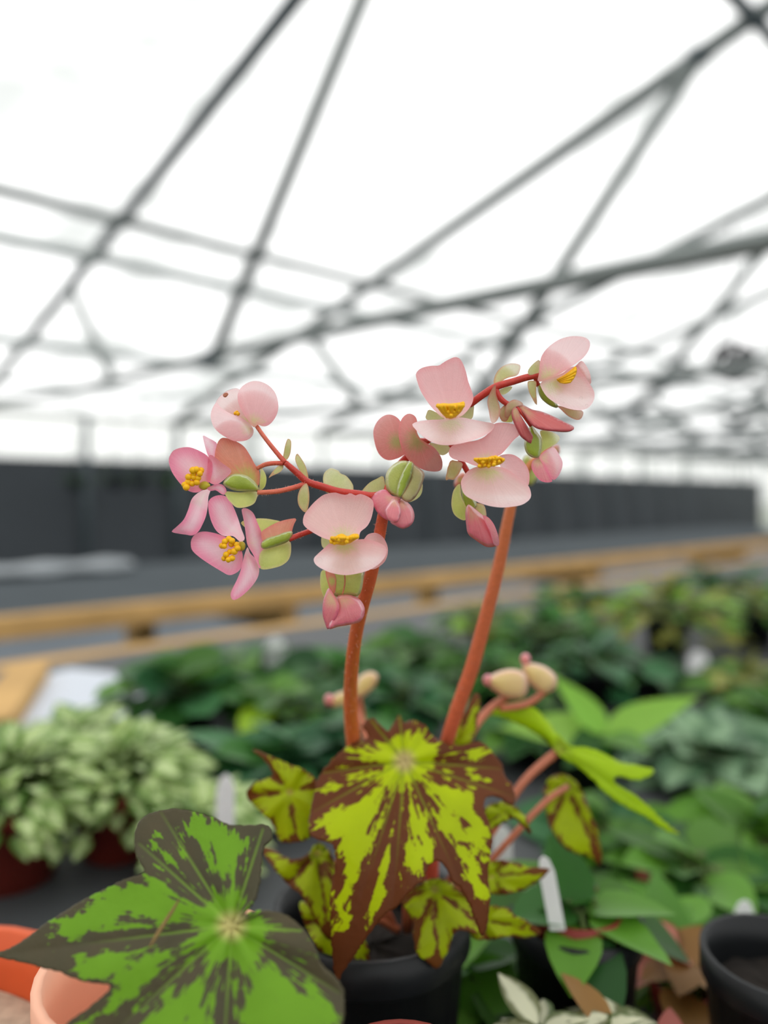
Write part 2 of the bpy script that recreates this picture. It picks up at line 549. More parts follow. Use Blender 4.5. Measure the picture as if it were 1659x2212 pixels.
meta(wf, 'white film strip above the black side wall')
wr = quad('wall_right', [G(U0, VR, FLOOR), G(U1, VR, FLOOR), G(U1, VR, roof_h(VR) + e), G(U0, VR, roof_h(VR) + e)], M['film'])
meta(wr, 'white film wall on the right side')
for nm, uu, lb in (('wall_end', U1, 'white film end wall at the far end'), ('wall_back', U0, 'white film end wall behind the viewer')):
    o = mesh_obj(nm, [G(uu, VR, FLOOR), G(uu, VW, FLOOR), G(uu, VW, HE + e), G(uu, RV, HR + e), G(uu, VR, roof_h(VR) + e)],
                 [(0, 1, 2, 3, 4)], M['film'], smooth=False)
    meta(o, lb, kind='structure')

# trusses, one every 2.6 m along the house
TU = [2.4 + 2.6 * k for k in range(9)]
ordn = ['nearest', 'second', 'third', 'fourth', 'fifth', 'sixth', 'seventh', 'eighth', 'ninth']
chord = [(.9, .78), (2.19, .835), (4.44, .90), (6.8, .93), (8.9, 1.04), (10.0, 1.06)]
def mir(v): return 2 * RV - v
for k, u in enumerate(TU):
    lab = ['nearest roof truss, dark rafter crossing the upper left corner',
           'second roof truss, long rafter climbing to the upper right corner',
           'third roof truss, short rafter end at the right edge'][k] if k < 3 else \
        '%s roof truss counted from the camera, receding to the right' % ordn[k]
    t = empty('roof_truss', G(u, 0, HR), None, lab, 'truss', 'steel roof trusses')
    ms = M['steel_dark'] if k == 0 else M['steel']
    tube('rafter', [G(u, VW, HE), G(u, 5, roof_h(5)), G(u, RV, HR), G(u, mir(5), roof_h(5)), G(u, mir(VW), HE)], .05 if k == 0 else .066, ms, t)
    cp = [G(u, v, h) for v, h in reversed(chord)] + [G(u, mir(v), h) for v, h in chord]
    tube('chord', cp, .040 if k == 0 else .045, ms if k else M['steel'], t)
    webs = [((2.30, roof_h(2.30)), (4.25, .895)), ((6.8, roof_h(6.8)), (5.85, .92)), ((.2, .775), (RV, HR - .05))]
    for (va, ha), (vb, hb) in webs:
        tube('web_strut', [G(u, va, ha), G(u, vb, hb)], .042 if k == 0 else .058, M['steel'], t)
        if va > 1:
            tube('web_strut', [G(u, mir(va), ha), G(u, mir(vb), hb)], .042, M['steel'], t)
    for va, ha in ((2.30, roof_h(2.30)), (4.25, .895)):
        tube('bracket', [G(u, va - .05, ha + .0), G(u, va + .07, ha - .01)], .062 if k == 0 else .075, M['steel_dark'], t)

purl = [(1.93, 'steel_dark', 'dark blue grey purlin pipe crossing the top right corner', .045),
        (5.63, 'steel', 'grey purlin pipe slanting across the upper left half', .048),
        (6.20, 'steel_light', 'pale purlin pipe just below the main grey purlin', .055),
        (7.96, 'steel_light', 'pale purlin pipe low over the left side', .055),
        (9.0, 'steel_light', 'purlin pipe that carries the hanging pots', .03),
        (RV, 'steel', 'ridge pipe along the top of the roof', .045),
        (mir(5.63), 'steel', 'purlin pipe under the right roof slope', .045)]
for v, mk, lb, r in purl:
    o = tube('purlin', [G(U0 + .1, v, roof_h(v) - .04), G(U1 - .1, v, roof_h(v) - .04)], r, M[mk])
    meta(o, lb, 'purlin', 'roof purlins')
o = tube('eave_pipe', [G(U0 + .1, VW - .05, HE - .03), G(U1 - .1, VW - .05, HE - .03)], .035, M['steel'])
meta(o, 'grey eave pipe along the top of the left side wall', 'pipe')
# side wall posts
names = {}
pu = [2.4 + 1.3 * k for k in range(0, 19)]
for k, u in enumerate(pu):
    big = k in (1, 2)
    o = tube('wall_post', [G(u, VW - .12, FLOOR), G(u, VW - .12, HE)], .05 if big else .035, M['steel_dark'])
    lb = '%s steel post of the black side wall counted from the left' % (
        ['first', 'second', 'third', 'fourth', 'fifth', 'sixth', 'seventh', 'eighth', 'ninth', 'tenth', 'eleventh', 'twelfth', 'thirteenth',
         'fourteenth', 'fifteenth', 'sixteenth', 'seventeenth', 'eighteenth', 'nineteenth'][k])
    meta(o, lb, 'post', 'side wall posts')

# hanging pots in front of the black wall
def lathe(profile, c, n=24):
    V, Fc = [], []
    for r, z in profile:
        for k in range(n):
            a = 2 * math.pi * k / n
            V.append(Vector((c.x + r * math.cos(a), c.y + r * math.sin(a), c.z + z)))
    for i in range(len(profile) - 1):
        for k in range(n):
            k2 = (k + 1) % n
            Fc.append((i * n + k, i * n + k2, (i + 1) * n + k2, (i + 1) * n + k))
    return V, Fc

def leaf_mesh(name, L_, W, mat, kind='ovate', bendz=.25, fold=.12, n=6):
    """one leaf lying along +Y from the origin, rib in the middle"""
    V, Fc, side, along = [], [], [], []
    for i in range(n + 1):
        t = i / n
        if kind == 'ovate': wv = math.sin(math.pi * t ** .75) ** .8
        elif kind == 'round': wv = math.sqrt(max(0, 1 - (2 * t - 1) ** 2))
        elif kind == 'lance': wv = math.sin(math.pi * t ** .6)
        elif kind == 'star': wv = (math.sin(math.pi * t ** .7)) * (1 + .45 * math.cos(t * 17))
        else: wv = math.sin(math.pi * t)
        wv = max(wv, .03)
        for q in (-1, -.5, 0, .5, 1):
            V.append((q * W / 2 * wv, t * L_, -bendz * L_ * t * t + fold * W * (abs(q) - .5) * wv))
            side.append(abs(q)); along.append(t)
    for i in range(n):
        for q in range(4):
            a = i * 5 + q
            Fc.append((a, a + 1, a + 6, a + 5))
    me = bpy.data.meshes.new(name)
    me.from_pydata(V, [], Fc)
    for k, arr in (('side', side), ('along', along)):
        at = me.attributes.new(k, 'FLOAT', 'POINT'); at.data.foreach_set('value', np.array(arr, dtype=np.float32))
    me.polygons.foreach_set('use_smooth', [True] * len(me.polygons))
    me.materials.append(mat)
    return me

def place_leaf(me, pos, outward, up, scale, parent, name='leaf', roll=0.0):
    """leaf root at pos, +Y along outward, its upper face towards up"""
    y = outward.normalized()
    z = (up - y * up.dot(y))
    if z.length < 1e-4: z = Vector((1, 0, 0))
    z.normalize(); x = y.cross(z)
    R = Matrix((x, y, z)).transposed() @ Matrix.Rotation(roll, 3, 'Y')
    o = bpy.data.objects.new(name, me)
    COL.objects.link(o)
    o.parent = parent
    o.location = pos - wloc(parent)
    o.rotation_euler = R.to_euler()
    o.scale = (scale,) * 3
    return o

FM = {
 'pale': foliage_mat('foliage_pale_green', (92, 140, 58), (186, 208, 132), .35, .05, ((208, 224, 166), .15, .75)),
 'dark': foliage_mat('foliage_dark_green', (24, 66, 26), (68, 122, 52), .3),
 'mid': foliage_mat('foliage_mid_green', (34, 80, 22), (100, 148, 52), .35),
 'lime': foliage_mat('foliage_lime', (150, 200, 30), (176, 214, 50), .45),
 'teal': foliage_mat('foliage_teal', (36, 84, 50), (76, 130, 80), .3),
 'olive': foliage_mat('foliage_olive', (76, 86, 22), (168, 168, 74), .35),
 'grey': foliage_mat('foliage_grey_green', (60, 98, 66), (138, 170, 130), .3, .07, ((140, 172, 134), .1, .7)),
 'bright': foliage_mat('foliage_bright_green', (36, 92, 24), (112, 168, 54), .4),
 'light': foliage_mat('foliage_light_green', (128, 186, 60), (164, 208, 90), .45),
 'cream': foliage_mat('foliage_cream_variegated', (96, 120, 70), (120, 120, 84), .35, .05, ((228, 228, 196), .35, .8)),
 'pinkleaf': foliage_mat('foliage_pink', (170, 84, 84), (206, 130, 110), .35),
 'rust': foliage_mat('foliage_rust', (120, 84, 40), (150, 110, 56), .35),
}

hang = [(165, 'lowest hanging pot at the left end of the hanging row', -.02), (250, 'second hanging pot from the left by the wall', .0),
        (300, 'third hanging pot from the left by the wall', .01), (362, 'fourth hanging pot from the left, near the pink flower', .0)]
for xx, lb, dh in hang:
    dxx = xx - CX
    tt = 9.0 / (-CU * dxx + SU * F)
    dd = F * tt
    c0 = P(xx, 1044, dd) + Vector((0, 0, dh))
    h = empty('hanging_pot', c0, None, lb, 'hanging pot', 'pots hanging before the black wall')
    V, Fc = lathe([(.001, -.07), (.075, -.07), (.10, .07), (.11, .075), (.11, .09), (.095, .09), (.09, .05), (.001, .05)], c0)
    mesh_obj('pot', V, Fc, M['plastic_black'], h)
    top = Vector((c0.x, c0.y, CZ + roof_h(9.0) - .06))
    for a in (0, 2.1, 4.2):
        tube('hanger_wire', [c0 + Vector((.105 * math.cos(a), .105 * math.sin(a), .08)), c0 + Vector((0, 0, .6)), top], .005, M['steel_dark'], h, 5)
    lm = leaf_mesh('leaf', .10, .05, FM['dark'], 'ovate', .5)
    lm2 = leaf_mesh('leaf', .10, .05, FM['mid'], 'ovate', .5)
    for i in range(22):
        a = random.uniform(0, 6.283)
        ov = Vector((math.cos(a), math.sin(a), random.uniform(-.2, 1.0)))
        place_leaf(random.choice((lm, lm2)), c0 + Vector((.05 * math.cos(a), .05 * math.sin(a), .07)), ov, Vector((0, 0, 1)), random.uniform(.8, 1.5), h)

# circulation fan
c0 = P(1582, 782, 7.46)
fan = empty('circulation_fan', c0, None, 'dark round circulation fan hanging under the roof at right', 'fan')
ax = (G(1, 0, 0) - G(0, 0, 0)).normalized(); sx = (G(0, 1, 0) - G(0, 0, 0)).normalized(); uz = Vector((0, 0, 1))
def ring(R, z, r, n=28): 
    return [c0 + ax * z + (sx * math.cos(2 * math.pi * k / n) + uz * math.sin(2 * math.pi * k / n)) * R for k in range(n + 1)]
tube('guard_ring', ring(.2, -.07, .01), .012, M['fan'], fan, 6)
tube('guard_ring', ring(.2, .07, .01), .012, M['fan'], fan, 6)
tube('guard_ring', ring(.11, -.09, .01), .008, M['fan'], fan, 6)
V, Fc = [], []
n = 28
for z in (-.06, .06):
    for k in range(n):
        a = 2 * math.pi * k / n
        V.append(c0 + ax * z + (sx * math.cos(a) + uz * math.sin(a)) * .195)
for k in range(n): Fc.append((k, (k + 1) % n, n + (k + 1) % n, n + k))
mesh_obj('shroud', V, Fc, M['fan'], fan)
tube('motor', [c0 - ax * .1, c0 + ax * .12], .06, M['fan'], fan, 12)
for k in range(5):
    a = 2 * math.pi * k / 5
    r1 = sx * math.cos(a) + uz * math.sin(a); r2 = -sx * math.sin(a) + uz * math.cos(a)
    V = [c0 + r1 * .05 - r2 * .03 - ax * .02, c0 + r1 * .18 - r2 * .06 - ax * .03, c0 + r1 * .18 + r2 * .06 + ax * .03, c0 + r1 * .05 + r2 * .03 + ax * .02]
    V += [v + ax * .006 for v in V]
    mesh_obj('blade', V, [(0, 1, 2, 3), (7, 6, 5, 4), (0, 4, 5, 1), (1, 5, 6, 2), (2, 6, 7, 3), (3, 7, 4, 0)], M['fan'], fan, smooth=False)
tube('hanger_rod', [c0 + uz * .2, Vector((c0.x, c0.y, CZ + roof_h(3.2) - .02))], .008, M['steel_dark'], fan, 6)

# ------------------------------------------------------------------ benches
BT = -.22                                # bench top below the lens
ud = (G(1, 0, 0) - G(0, 0, 0)).normalized(); vd = (G(0, 1, 0) - G(0, 0, 0)).normalized()
def bench(v0, v1, u0, u1, label, topmat, lo, hi):
    b = empty('bench', G((u0 + u1) / 2, (v0 + v1) / 2, FLOOR), None, label, 'bench', 'timber greenhouse benches')
    um, vm = (u0 + u1) / 2, (v0 + v1) / 2
    box_obj('bench_top', G(um, vm, BT - .008), ud, vd, uz, (u1 - u0) / 2 - .001, (v1 - v0) / 2 - .04, .008, topmat, b)
    for vv, l_, h_ in ((v0 + .02, *lo), (v1 - .02, *hi)):
        box_obj('edge_board', G(um, vv, BT + (l_ + h_) / 2), ud, vd, uz, (u1 - u0) / 2, .019, (h_ - l_) / 2, M['timber'], b, .003)
    uu = u0 + .02
    while uu < u1:
        box_obj('cross_beam', G(uu, vm, BT - .06), ud, vd, uz, .02, (v1 - v0) / 2 - .04, .04, M['timber'], b)
        for vv in (v0 + .08, v1 - .08):
            box_obj('leg', G(uu, vv, (FLOOR + BT - .1) / 2), ud, vd, uz, .035, .035, (BT - .1 - FLOOR) / 2, M['timber'], b)
        uu += 1.3
    return b
bench(-1.1, 1.06, -1.6, 5.4, 'long timber bench carrying the begonias and other potted plants', M['bench_top'], (-.06, .002), (-.06, .002))
bench(1.41, 2.35, -1.6, 5.4, 'timber bench behind the plants, parallel to the black wall', M['bench_top_dark'], (-.034, .006), (-.06, -.012))
def on_bench(x, y, dz=.004):
    d = -BT * F / (y - HY)
    q = P(x, y, d); q.z += dz
    return q
ol = [(60, 1475), (150, 1450), (260, 1462), (345, 1485), (372, 1530), (360, 1575), (200, 1600), (20, 1590)]
V = [on_bench(x, y) for x, y in ol]; V += [v - Vector((0, 0, .003)) for v in V]
n = len(ol)
o = mesh_obj('silver_sheet', V, [tuple(range(n)), tuple(range(2 * n - 1, n - 1, -1))] + [(i, (i + 1) % n, n + (i + 1) % n, n + i) for i in range(n)], M['silver'], smooth=False)
meta(o, 'pale silver sheet lying on the bench behind the pale plants', 'sheet')
# loose batten lying on the near bench at the left edge
a, b_ = P(66, 1462, .885), P(-30, 1600, .66)
a.z = b_.z = CZ + BT + .012
dv = (b_ - a).normalized()
o = box_obj('batten', (a + b_) / 2, dv, dv.cross(uz), uz, (b_ - a).length / 2, .02, .011, M['timber'], None, .002)
meta(o, 'loose tan timber batten lying on the bench at the left edge', 'batten')
# pale plastic sheet at the back of the second bench
c0 = P(60, 1222, 2.05)
c0.z = CZ + BT + .012
V, Fc = [], []
for i in range(13):
    for j in range(4):
        s_ = (i / 12 - .5) * .55
        V.append(c0 + ud * s_ + vd * (j / 3 - .5) * .16 + uz * (.004 * math.sin(i * 1.7 + j) + .02 * math.sin(j * 1.05)))
for i in range(12):
    for j in range(3): Fc.append((i * 4 + j, i * 4 + j + 1, i * 4 + j + 5, i * 4 + j + 4))
o = mesh_obj('plastic_sheet', V, Fc, M['sheet'])
o.modifiers.new('thickness', 'SOLIDIFY').thickness = .003
meta(o, 'crumpled pale plastic sheet at the back of the rear bench', 'plastic sheet')

# ------------------------------------------------------------------ the flowering begonia
def C1(*pts): return [(340 + x / 3.1904, 800 + y / 3.1904) for x, y in pts]
def C2(*pts): return [(780 + x / 3.1904, 700 + y / 3.1904) for x, y in pts]
def C3(*pts): return [(500 + x / 2.37, 1400 + y / 2.37) for x, y in pts]
def C4(*pts): return [(x / 2.183, 1650 + y / 2.183) for x, y in pts]
def C6(*pts): return [(960 + x / 2.373, 1150 + y / 2.373) for x, y in pts]

POT1 = Vector((-.004, .252, CZ + BT))
plant = empty('flowering_begonia', POT1, None,
              'begonia with pink flower sprays and yellow and brown tiger patterned leaves', 'begonia')

def pot_parts(c, r, h, mat, soil, parent, rim=.012, name='pot', slope=.78, low=0.0):
    V, Fc = lathe([(.0005, 0), (r * slope, 0), (r * .97, h - rim), (r * 1.0, h - rim), (r * 1.04, h - rim * .9), (r * 1.04, h), (r * .96, h),
                   (r * .93, h - rim), (r * .9, h - rim * 1.6 - low)], c, 32)
    o = mesh_obj(name, V, Fc, mat, parent)
    o.data.polygons.foreach_set('use_smooth', [True] * len(o.data.polygons))
    V, Fc = lathe([(.0005, h - rim * 1.2 - low), (r * .45, h - rim * 1.25 - low), (r * .9, h - rim * 1.4 - low)], c, 24)
    rs = random.Random(int(c.x * 1e5))
    V = [v + Vector((0, 0, rs.uniform(-.0015, .0015))) for v in V]
    mesh_obj('soil', V, Fc, soil, parent)
pot_parts(POT1, .032, .082, M['plastic_black'], M['soil'], plant)

D0 = FOCUS
def flower(name, px, dz, label):
    return empty(name, P(px[0], px[1], D0 + dz), plant, label)

def pt(fl, mat, pts, dz, g=(0, 0), cup=0.0, ref=None, name='petal', **kw):
    return patch(name, pts, D0 + dz, M[mat], fl, g, cup, ref, **kw)

def blobs(fl, pts, r, dz, name='stamen', mat='yellow', stretch=1.0):
    for x, y in pts:
        c = P(x, y, D0 + dz + random.uniform(-.0006, .0006))
        rr = r * D0 / F * random.uniform(.85, 1.12)
        bm = bmesh.new()
        bmesh.ops.create_icosphere(bm, subdivisions=2, radius=rr)
        for v in bm.verts:
            v.co.x *= random.uniform(.95, 1.05)
            v.co.z *= stretch
            v.co += c
        V = [v.co.copy() for v in bm.verts]; Fc = [tuple(v.index for v in f.verts) for f in bm.faces]
        bm.free()
        mesh_obj(name, V, Fc, M[mat], fl)

def stamen_tuft(fl, a, b, rpx, n, dz, tip):
    """a tuft of short yellow stamens rooted along a-b and fanning to tip offsets"""
    for i in range(n):
        t = (i + .5) / n
        bx, by = a[0] + (b[0] - a[0]) * t, a[1] + (b[1] - a[1]) * t
        j = random.uniform(-1, 1)
        path = [(bx, by, D0 + dz + .001), (bx + (t - .5) * tip[0] * .5 + j, by + tip[1] * .55, D0 + dz - .0005 + j * .0005),
                (bx + (t - .5) * tip[0] + j, by + tip[1], D0 + dz - .0012 + j * .0006)]
        c = catmull(path, False, 4)
        rr = [rpx * (.45 + .6 * k / (len(c) - 1)) * D0 / F for k in range(len(c))]
        rr[-1] *= .6
        V, Fc = tube_data([P(*q) for q in c], rr, 7)
        mesh_obj('stamen', V, Fc, M['yellow'], fl)

def drop(fl, x, y, r, dz):
    blobs(fl, [(x, y)], r, dz, 'water_drop', 'water')

# --- peduncles and branches
ped1 = [(806, 1980, .25, 15), (776, 1740, .247, 16), (766, 1630, .240, 16), (757, 1520, .224, 15), (762, 1420, .208, 14.5), (775, 1340, .198, 14.5),
        (798, 1255, .190, 14.5), (815, 1180, .186, 13.5), (828, 1110, .183, 12.5), (834, 1072, .182, 10)]
ped2 = [(930, 1980, .252, 14), (940, 1720, .25, 15), (958, 1630, .243, 15), (985, 1540, .237, 16), (1020, 1440, .231, 16), (1050, 1330, .226, 15), (1078, 1220, .222, 13.5),
        (1100, 1110, .219, 12), (1116, 1050, .218, 10), (1150, 1000, .217, 8), (1190, 965, .217, 6)]
stem_px('flower_stem', ped1, M['stem'], plant)['label'] = 'rust red hairy stalk of the front flower spray'
stem_px('flower_stem', ped2, M['stem2'], plant)['label'] = 'rust red stalk leaning right behind'
hairs('stem_hairs', ped1, M['hair'], plant, 420, 6, .5)
hairs('stem_hairs', ped2, M['hair'], plant, 260, 6, .5)
def brpx(cfun, arr, dzs, w):
    xy = cfun(*arr)
    return [(x, y, D0 + dz, ww) for (x, y), dz, ww in zip(xy, dzs, w)]
br_l = brpx(C1, [(1580, 850), (1480, 865), (1390, 852), (1250, 835), (1130, 800), (1030, 765), (955, 700), (880, 635)],
            [.002, .002, .003, .003, .002, .001, .0005, 0], [8, 8, 8, 8, 8, 7.5, 7, 6])
br_1 = brpx(C1, [(880, 635), (800, 540), (730, 450), (680, 378)], [0, .0005, .001, .0015], [5.5, 5, 4.6, 4.5])
br_2a = brpx(C1, [(868, 640), (800, 640), (740, 650), (690, 675)], [0, .001, .002, .003], [5, 5, 5, 4.5])
br_2b = brpx(C1, [(1025, 780), (940, 808), (820, 835), (690, 842)], [.001, .0005, 0, 0], [5.5, 5.5, 5.5, 5])
br_3 = brpx(C1, [(1260, 1000), (1140, 1075), (1040, 1112), (970, 1138), (905, 1165)], [.006, .006, .004, .002, .001], [6, 6, 6, 6, 6])
br_3b = brpx(C1, [(1390, 852), (1330, 930), (1260, 1000)], [.003, .006, .006], [6, 6, 6])
br_5 = brpx(C1, [(1260, 1000), (1280, 1200), (1290, 1420)], [.006, .008, .006], [5, 5, 5])
br_r = brpx(C2, [(170, 1190), (240, 1010), (380, 860), (540, 740), (680, 610), (770, 538), (850, 480), (930, 432), (1050, 395), (1150, 365), (1240, 355)],
            [.002, .006, .008, .007, .005, .003, .002, .001, .001, .001, .001], [10, 9, 8.5, 8.5, 8.5, 8, 8, 8, 7.5, 7.5, 6])
br_9 = brpx(C2, [(560, 730), (640, 860), (700, 960), (740, 1030), (800, 1150)], [.007, .007, .006, .006, .006], [7, 6.5, 6, 6, 6])
br_10 = brpx(C2, [(925, 440), (950, 500), (1000, 545), (1070, 570)], [.001, .001, .001, .001], [6, 6.5, 6, 5])
br_10b = brpx(C2, [(1070, 575), (1120, 630), (1170, 700)], [.001, .0005, .001], [4, 4, 4])
br_11 = brpx(C2, [(1200, 365), (1215, 410), (1230, 430)], [.001, .003, .004], [5, 5, 5])
br_7 = brpx(C2, [(480, 790), (440, 800), (390, 800), (350, 790)], [.008, .005, .002, .001], [5, 5, 5, 4])
for nm, b, mk, nh in (('branch', br_l, 'twig', 170), ('pedicel', br_1, 'pedicel', 60), ('pedicel', br_2a, 'pedicel', 60), ('pedicel', br_2b, 'pedicel', 110),
                      ('pedicel', br_3, 'twig', 60), ('pedicel', br_3b, 'twig', 0), ('pedicel', br_5, 'pedicel', 0), ('branch', br_r, 'twig', 60),
                      ('pedicel', br_9, 'twig', 0), ('pedicel', br_10, 'twig', 0), ('pedicel', br_10b, 'twig', 0), ('pedicel', br_11, 'twig', 0), ('pedicel', br_7, 'twig', 0)):
    stem_px(nm, b, M[mk], plant)
    if nh: hairs('stem_hairs', b, M['hair'], plant, nh, 4.5, .35)

# --- bracts
def br(mat, pts, dz, g=(0, 0), cup=.3, **kw):
    return patch('bract', pts, D0 + dz, M[mat], plant, g, cup, **kw)
br('bract', C1((865, 615), (872, 560), (882, 510), (900, 470), (922, 490), (920, 550), (910, 590), (890, 618)), -.0004, (.3, .1))
br('bract', C1((868, 650), (840, 655), (800, 690), (765, 742), (790, 728), (840, 705), (865, 680)), -.0006, (.2, -.2))
br('bract', C1((955, 580), (968, 575), (1000, 620), (1025, 670), (1042, 750), (1015, 735), (975, 680), (950, 620)), .0006, (.3, 0))
br('bract', C1((1028, 778), (985, 815), (966, 880), (978, 940), (1022, 980), (1044, 920), (1046, 840)), -.0008, (-.3, 0))
br('bract_green', C1((1142, 755), (1150, 710), (1165, 690), (1195, 675), (1245, 690), (1265, 712), (1300, 725), (1340, 775), (1352, 810), (1330, 850), (1240, 850), (1160, 840)), .0045, (.2, -.4), jag=.5)
br('bract_green', C2((0, 1168), (50, 1100), (110, 1065), (152, 1048), (165, 1100), (165, 1150), (80, 1170)), .004, (.2, .3))
br('bract_green', C2((330, 1228), (360, 1190), (400, 1150), (412, 1120), (425, 1100), (418, 1165), (385, 1205)), .004, (.2, .3))
br('bract', C2((915, 415), (918, 370), (940, 325), (980, 288), (1040, 270), (1096, 282), (1095, 320), (1075, 355), (1010, 372), (950, 405)), .002, (.2, -.4))
br('bract_green', C2((940, 465), (985, 440), (1040, 428), (1030, 455), (980, 488)), .0025)
br('bract_brown', C2((926, 415), (895, 460), (870, 530), (880, 600), (898, 680), (935, 668), (960, 600), (945, 530), (930, 480)), -.001, (.5, 0), -.3)
br('bract_green', C2((1148, 330), (1172, 288), (1228, 246), (1236, 300), (1222, 340), (1165, 354)), .0, (.3, 0))
br('bract', C2((1148, 398), (1180, 390), (1208, 398), (1206, 460), (1212, 558), (1180, 515), (1155, 460)), .0, (.3, .2))
br('bract', C2((615, 945), (660, 942), (698, 960), (695, 990), (675, 1030), (640, 1072), (605, 1070), (583, 1078), (590, 1020)), .003, (.4, 0), jag=.5)

# --- top-left flower, seen from behind
f1 = flower('flower', C1((600, 330))[0], 0, 'rounded pink male flower at the top of the left spray')
R1 = C1((662, 380))[0]
pt(f1, 'pale', C1((560, 128), (510, 130), (455, 158), (405, 215), (396, 290), (440, 380), (540, 440), (640, 420), (640, 300), (600, 180)), .0045, (-.2, -.3), .5, R1)
pt(f1, 'blush', C1((662, 392), (606, 318), (565, 245), (552, 180), (566, 132), (606, 95), (660, 74), (718, 80), (775, 110), (815, 160), (833, 225), (828, 290), (800, 345), (762, 380), (724, 386), (692, 374)), .0005, (.35, -.35), .45, R1)
pt(f1, 'blush', C1((405, 222), (374, 275), (368, 325), (385, 385), (425, 430), (470, 460), (520, 485), (570, 490), (620, 480), (652, 455), (664, 420), (650, 385), (600, 338), (540, 315), (480, 285), (430, 248)), -.0015, (.3, -.7), .7, R1)
blobs(f1, C1((538, 296), (556, 300), (548, 288)), 4, .002)
patch('brown_spot', C1((452, 172), (462, 158), (482, 155), (488, 166), (472, 184), (458, 184)), D0 + .0023, M['petiole'], f1, (-.2, -.3), thick=.0002, step=2)

# --- upper-left female flower
f2 = flower('flower', C1((350, 780))[0], 0, 'open pink flower with golden stigmas at the far left')
R2 = C1((345, 790))[0]
pt(f2, 'rose', C1((312, 453), (322, 450), (352, 466), (392, 488), (412, 510), (408, 580), (390, 640), (355, 600), (332, 540)), .002, (-.5, -.2), .2, R2)
pt(f2, 'wing', C1((408, 520), (425, 482), (455, 464), (520, 480), (592, 520), (640, 588), (668, 640), (700, 690), (706, 745), (690, 800), (620, 790), (540, 760), (480, 740), (430, 690), (396, 600)), .001, (.4, .1), .25, C1((640, 790))[0], name='ovary_wing', step=4.5)
pt(f2, 'ovary_dark', C1((452, 782), (500, 722), (560, 712), (625, 730), (680, 778), (702, 818), (690, 834), (600, 834), (520, 826)), -.0012, (.4, 0), puff=.55, name='ovary')
pt(f2, 'ovary', C1((468, 836), (560, 840), (686, 836), (685, 880), (662, 922), (600, 945), (545, 945), (510, 915), (480, 880)), -.0008, (.4, -.3), .3, name='ovary_wing')
pt(f2, 'ovary', C1((712, 672), (738, 700), (752, 745), (742, 800), (715, 826), (702, 820), (708, 740)), .0015, (-.5, 0), .3, name='ovary_wing')
pt(f2, 'rose', C1((80, 640), (82, 600), (108, 555), (158, 534), (222, 530), (290, 555), (345, 590), (378, 640), (374, 720), (345, 790), (288, 838), (232, 838), (186, 810), (140, 760), (100, 700)), -.0005, (.3, .1), -.5, R2)
pt(f2, 'rose', C1((360, 582), (400, 602), (450, 642), (510, 690), (482, 732), (442, 768), (402, 788), (362, 775), (342, 740), (345, 650)), -.0012, (-.6, .2), -.4, R2)
pt(f2, 'rose', C1((98, 1112), (130, 1080), (180, 1030), (212, 960), (235, 890), (275, 848), (335, 815), (372, 805), (352, 870), (348, 930), (336, 1000), (312, 1060), (282, 1112), (242, 1138), (200, 1133), (150, 1126)), -.0035, (.2, -.5), .4, R2, bend=(120, .5))
pt(f2, 'rose', C1((340, 815), (372, 796), (420, 782), (455, 792), (476, 826), (468, 858), (440, 852), (402, 826), (368, 832)), -.0022, (.2, .6), .3, R2)
pt(f2, 'column', C1((285, 800), (300, 772), (335, 765), (365, 790), (350, 815), (310, 825)), -.001, puff=.8, name='column', step=3)
blobs(f2, C1((245, 690), (268, 684), (300, 690), (292, 712), (215, 735), (250, 738), (282, 742), (186, 788), (212, 770), (240, 780), (272, 772), (250, 712), (200, 806)), 7.2, -.003, 'stigma')

# --- lower-left female flower
f3 = flower('flower', C1((590, 1200))[0], 0, 'open pink flower with golden stigmas, lower left')
R3 = C1((590, 1210))[0]
pt(f3, 'ovary', C1((575, 1052), (640, 1026), (720, 1020), (790, 1028), (855, 1048), (800, 1100), (720, 1140), (660, 1120)), .0025, (.3, -.3), .3, name='ovary_wing')
pt(f3, 'wing', C1((716, 1120), (760, 1082), (830, 1046), (900, 1026), (957, 1022), (942, 1060), (928, 1110), (930, 1150), (880, 1180), (800, 1190), (735, 1190)), .0005, (.4, -.3), .2, C1((820, 1240))[0], name='ovary_wing', step=4.5)
pt(f3, 'ovary_dark', C1((715, 1190), (760, 1155), (820, 1138), (880, 1115), (930, 1110), (926, 1150), (900, 1180), (840, 1205), (730, 1232)), -.0006, (.4, 0), puff=.55, name='ovary')
pt(f3, 'ovary', C1((725, 1238), (820, 1208), (908, 1176), (922, 1230), (912, 1290), (880, 1330), (820, 1358), (715, 1370), (700, 1300)), .0003, (.4, -.3), .3, name='ovary_wing')
pt(f3, 'rose', C1((362, 888), (400, 865), (450, 861), (492, 885), (526, 945), (556, 1020), (578, 1090), (602, 1160), (570, 1180), (520, 1142), (460, 1142), (410, 1110), (375, 1050), (355, 980), (350, 920)), .0005, (-.3, -.4), -.4, R3)
pt(f3, 'rose', C1((580, 960), (598, 950), (625, 955), (662, 985), (690, 1050), (715, 1110), (735, 1170), (738, 1250), (725, 1320), (705, 1368), (688, 1330), (660, 1270), (620, 1200), (605, 1100), (592, 1020)), -.0005, (.9, 0), -.3, R3)
pt(f3, 'rose', C1((230, 1200), (235, 1165), (260, 1130), (310, 1111), (380, 1118), (450, 1140), (530, 1180), (580, 1240), (588, 1310), (572, 1370), (532, 1402), (490, 1411), (440, 1385), (350, 1330), (280, 1280), (240, 1240)), -.001, (.3, .1), -.45, R3)
pt(f3, 'rose', C1((622, 1218), (640, 1262), (682, 1305), (702, 1370), (690, 1430), (650, 1490), (600, 1540), (560, 1570), (520, 1583), (504, 1545), (520, 1500), (545, 1450), (570, 1390), (585, 1330), (600, 1270)), -.003, (.5, -.5), .3, R3, bend=(20, .6))
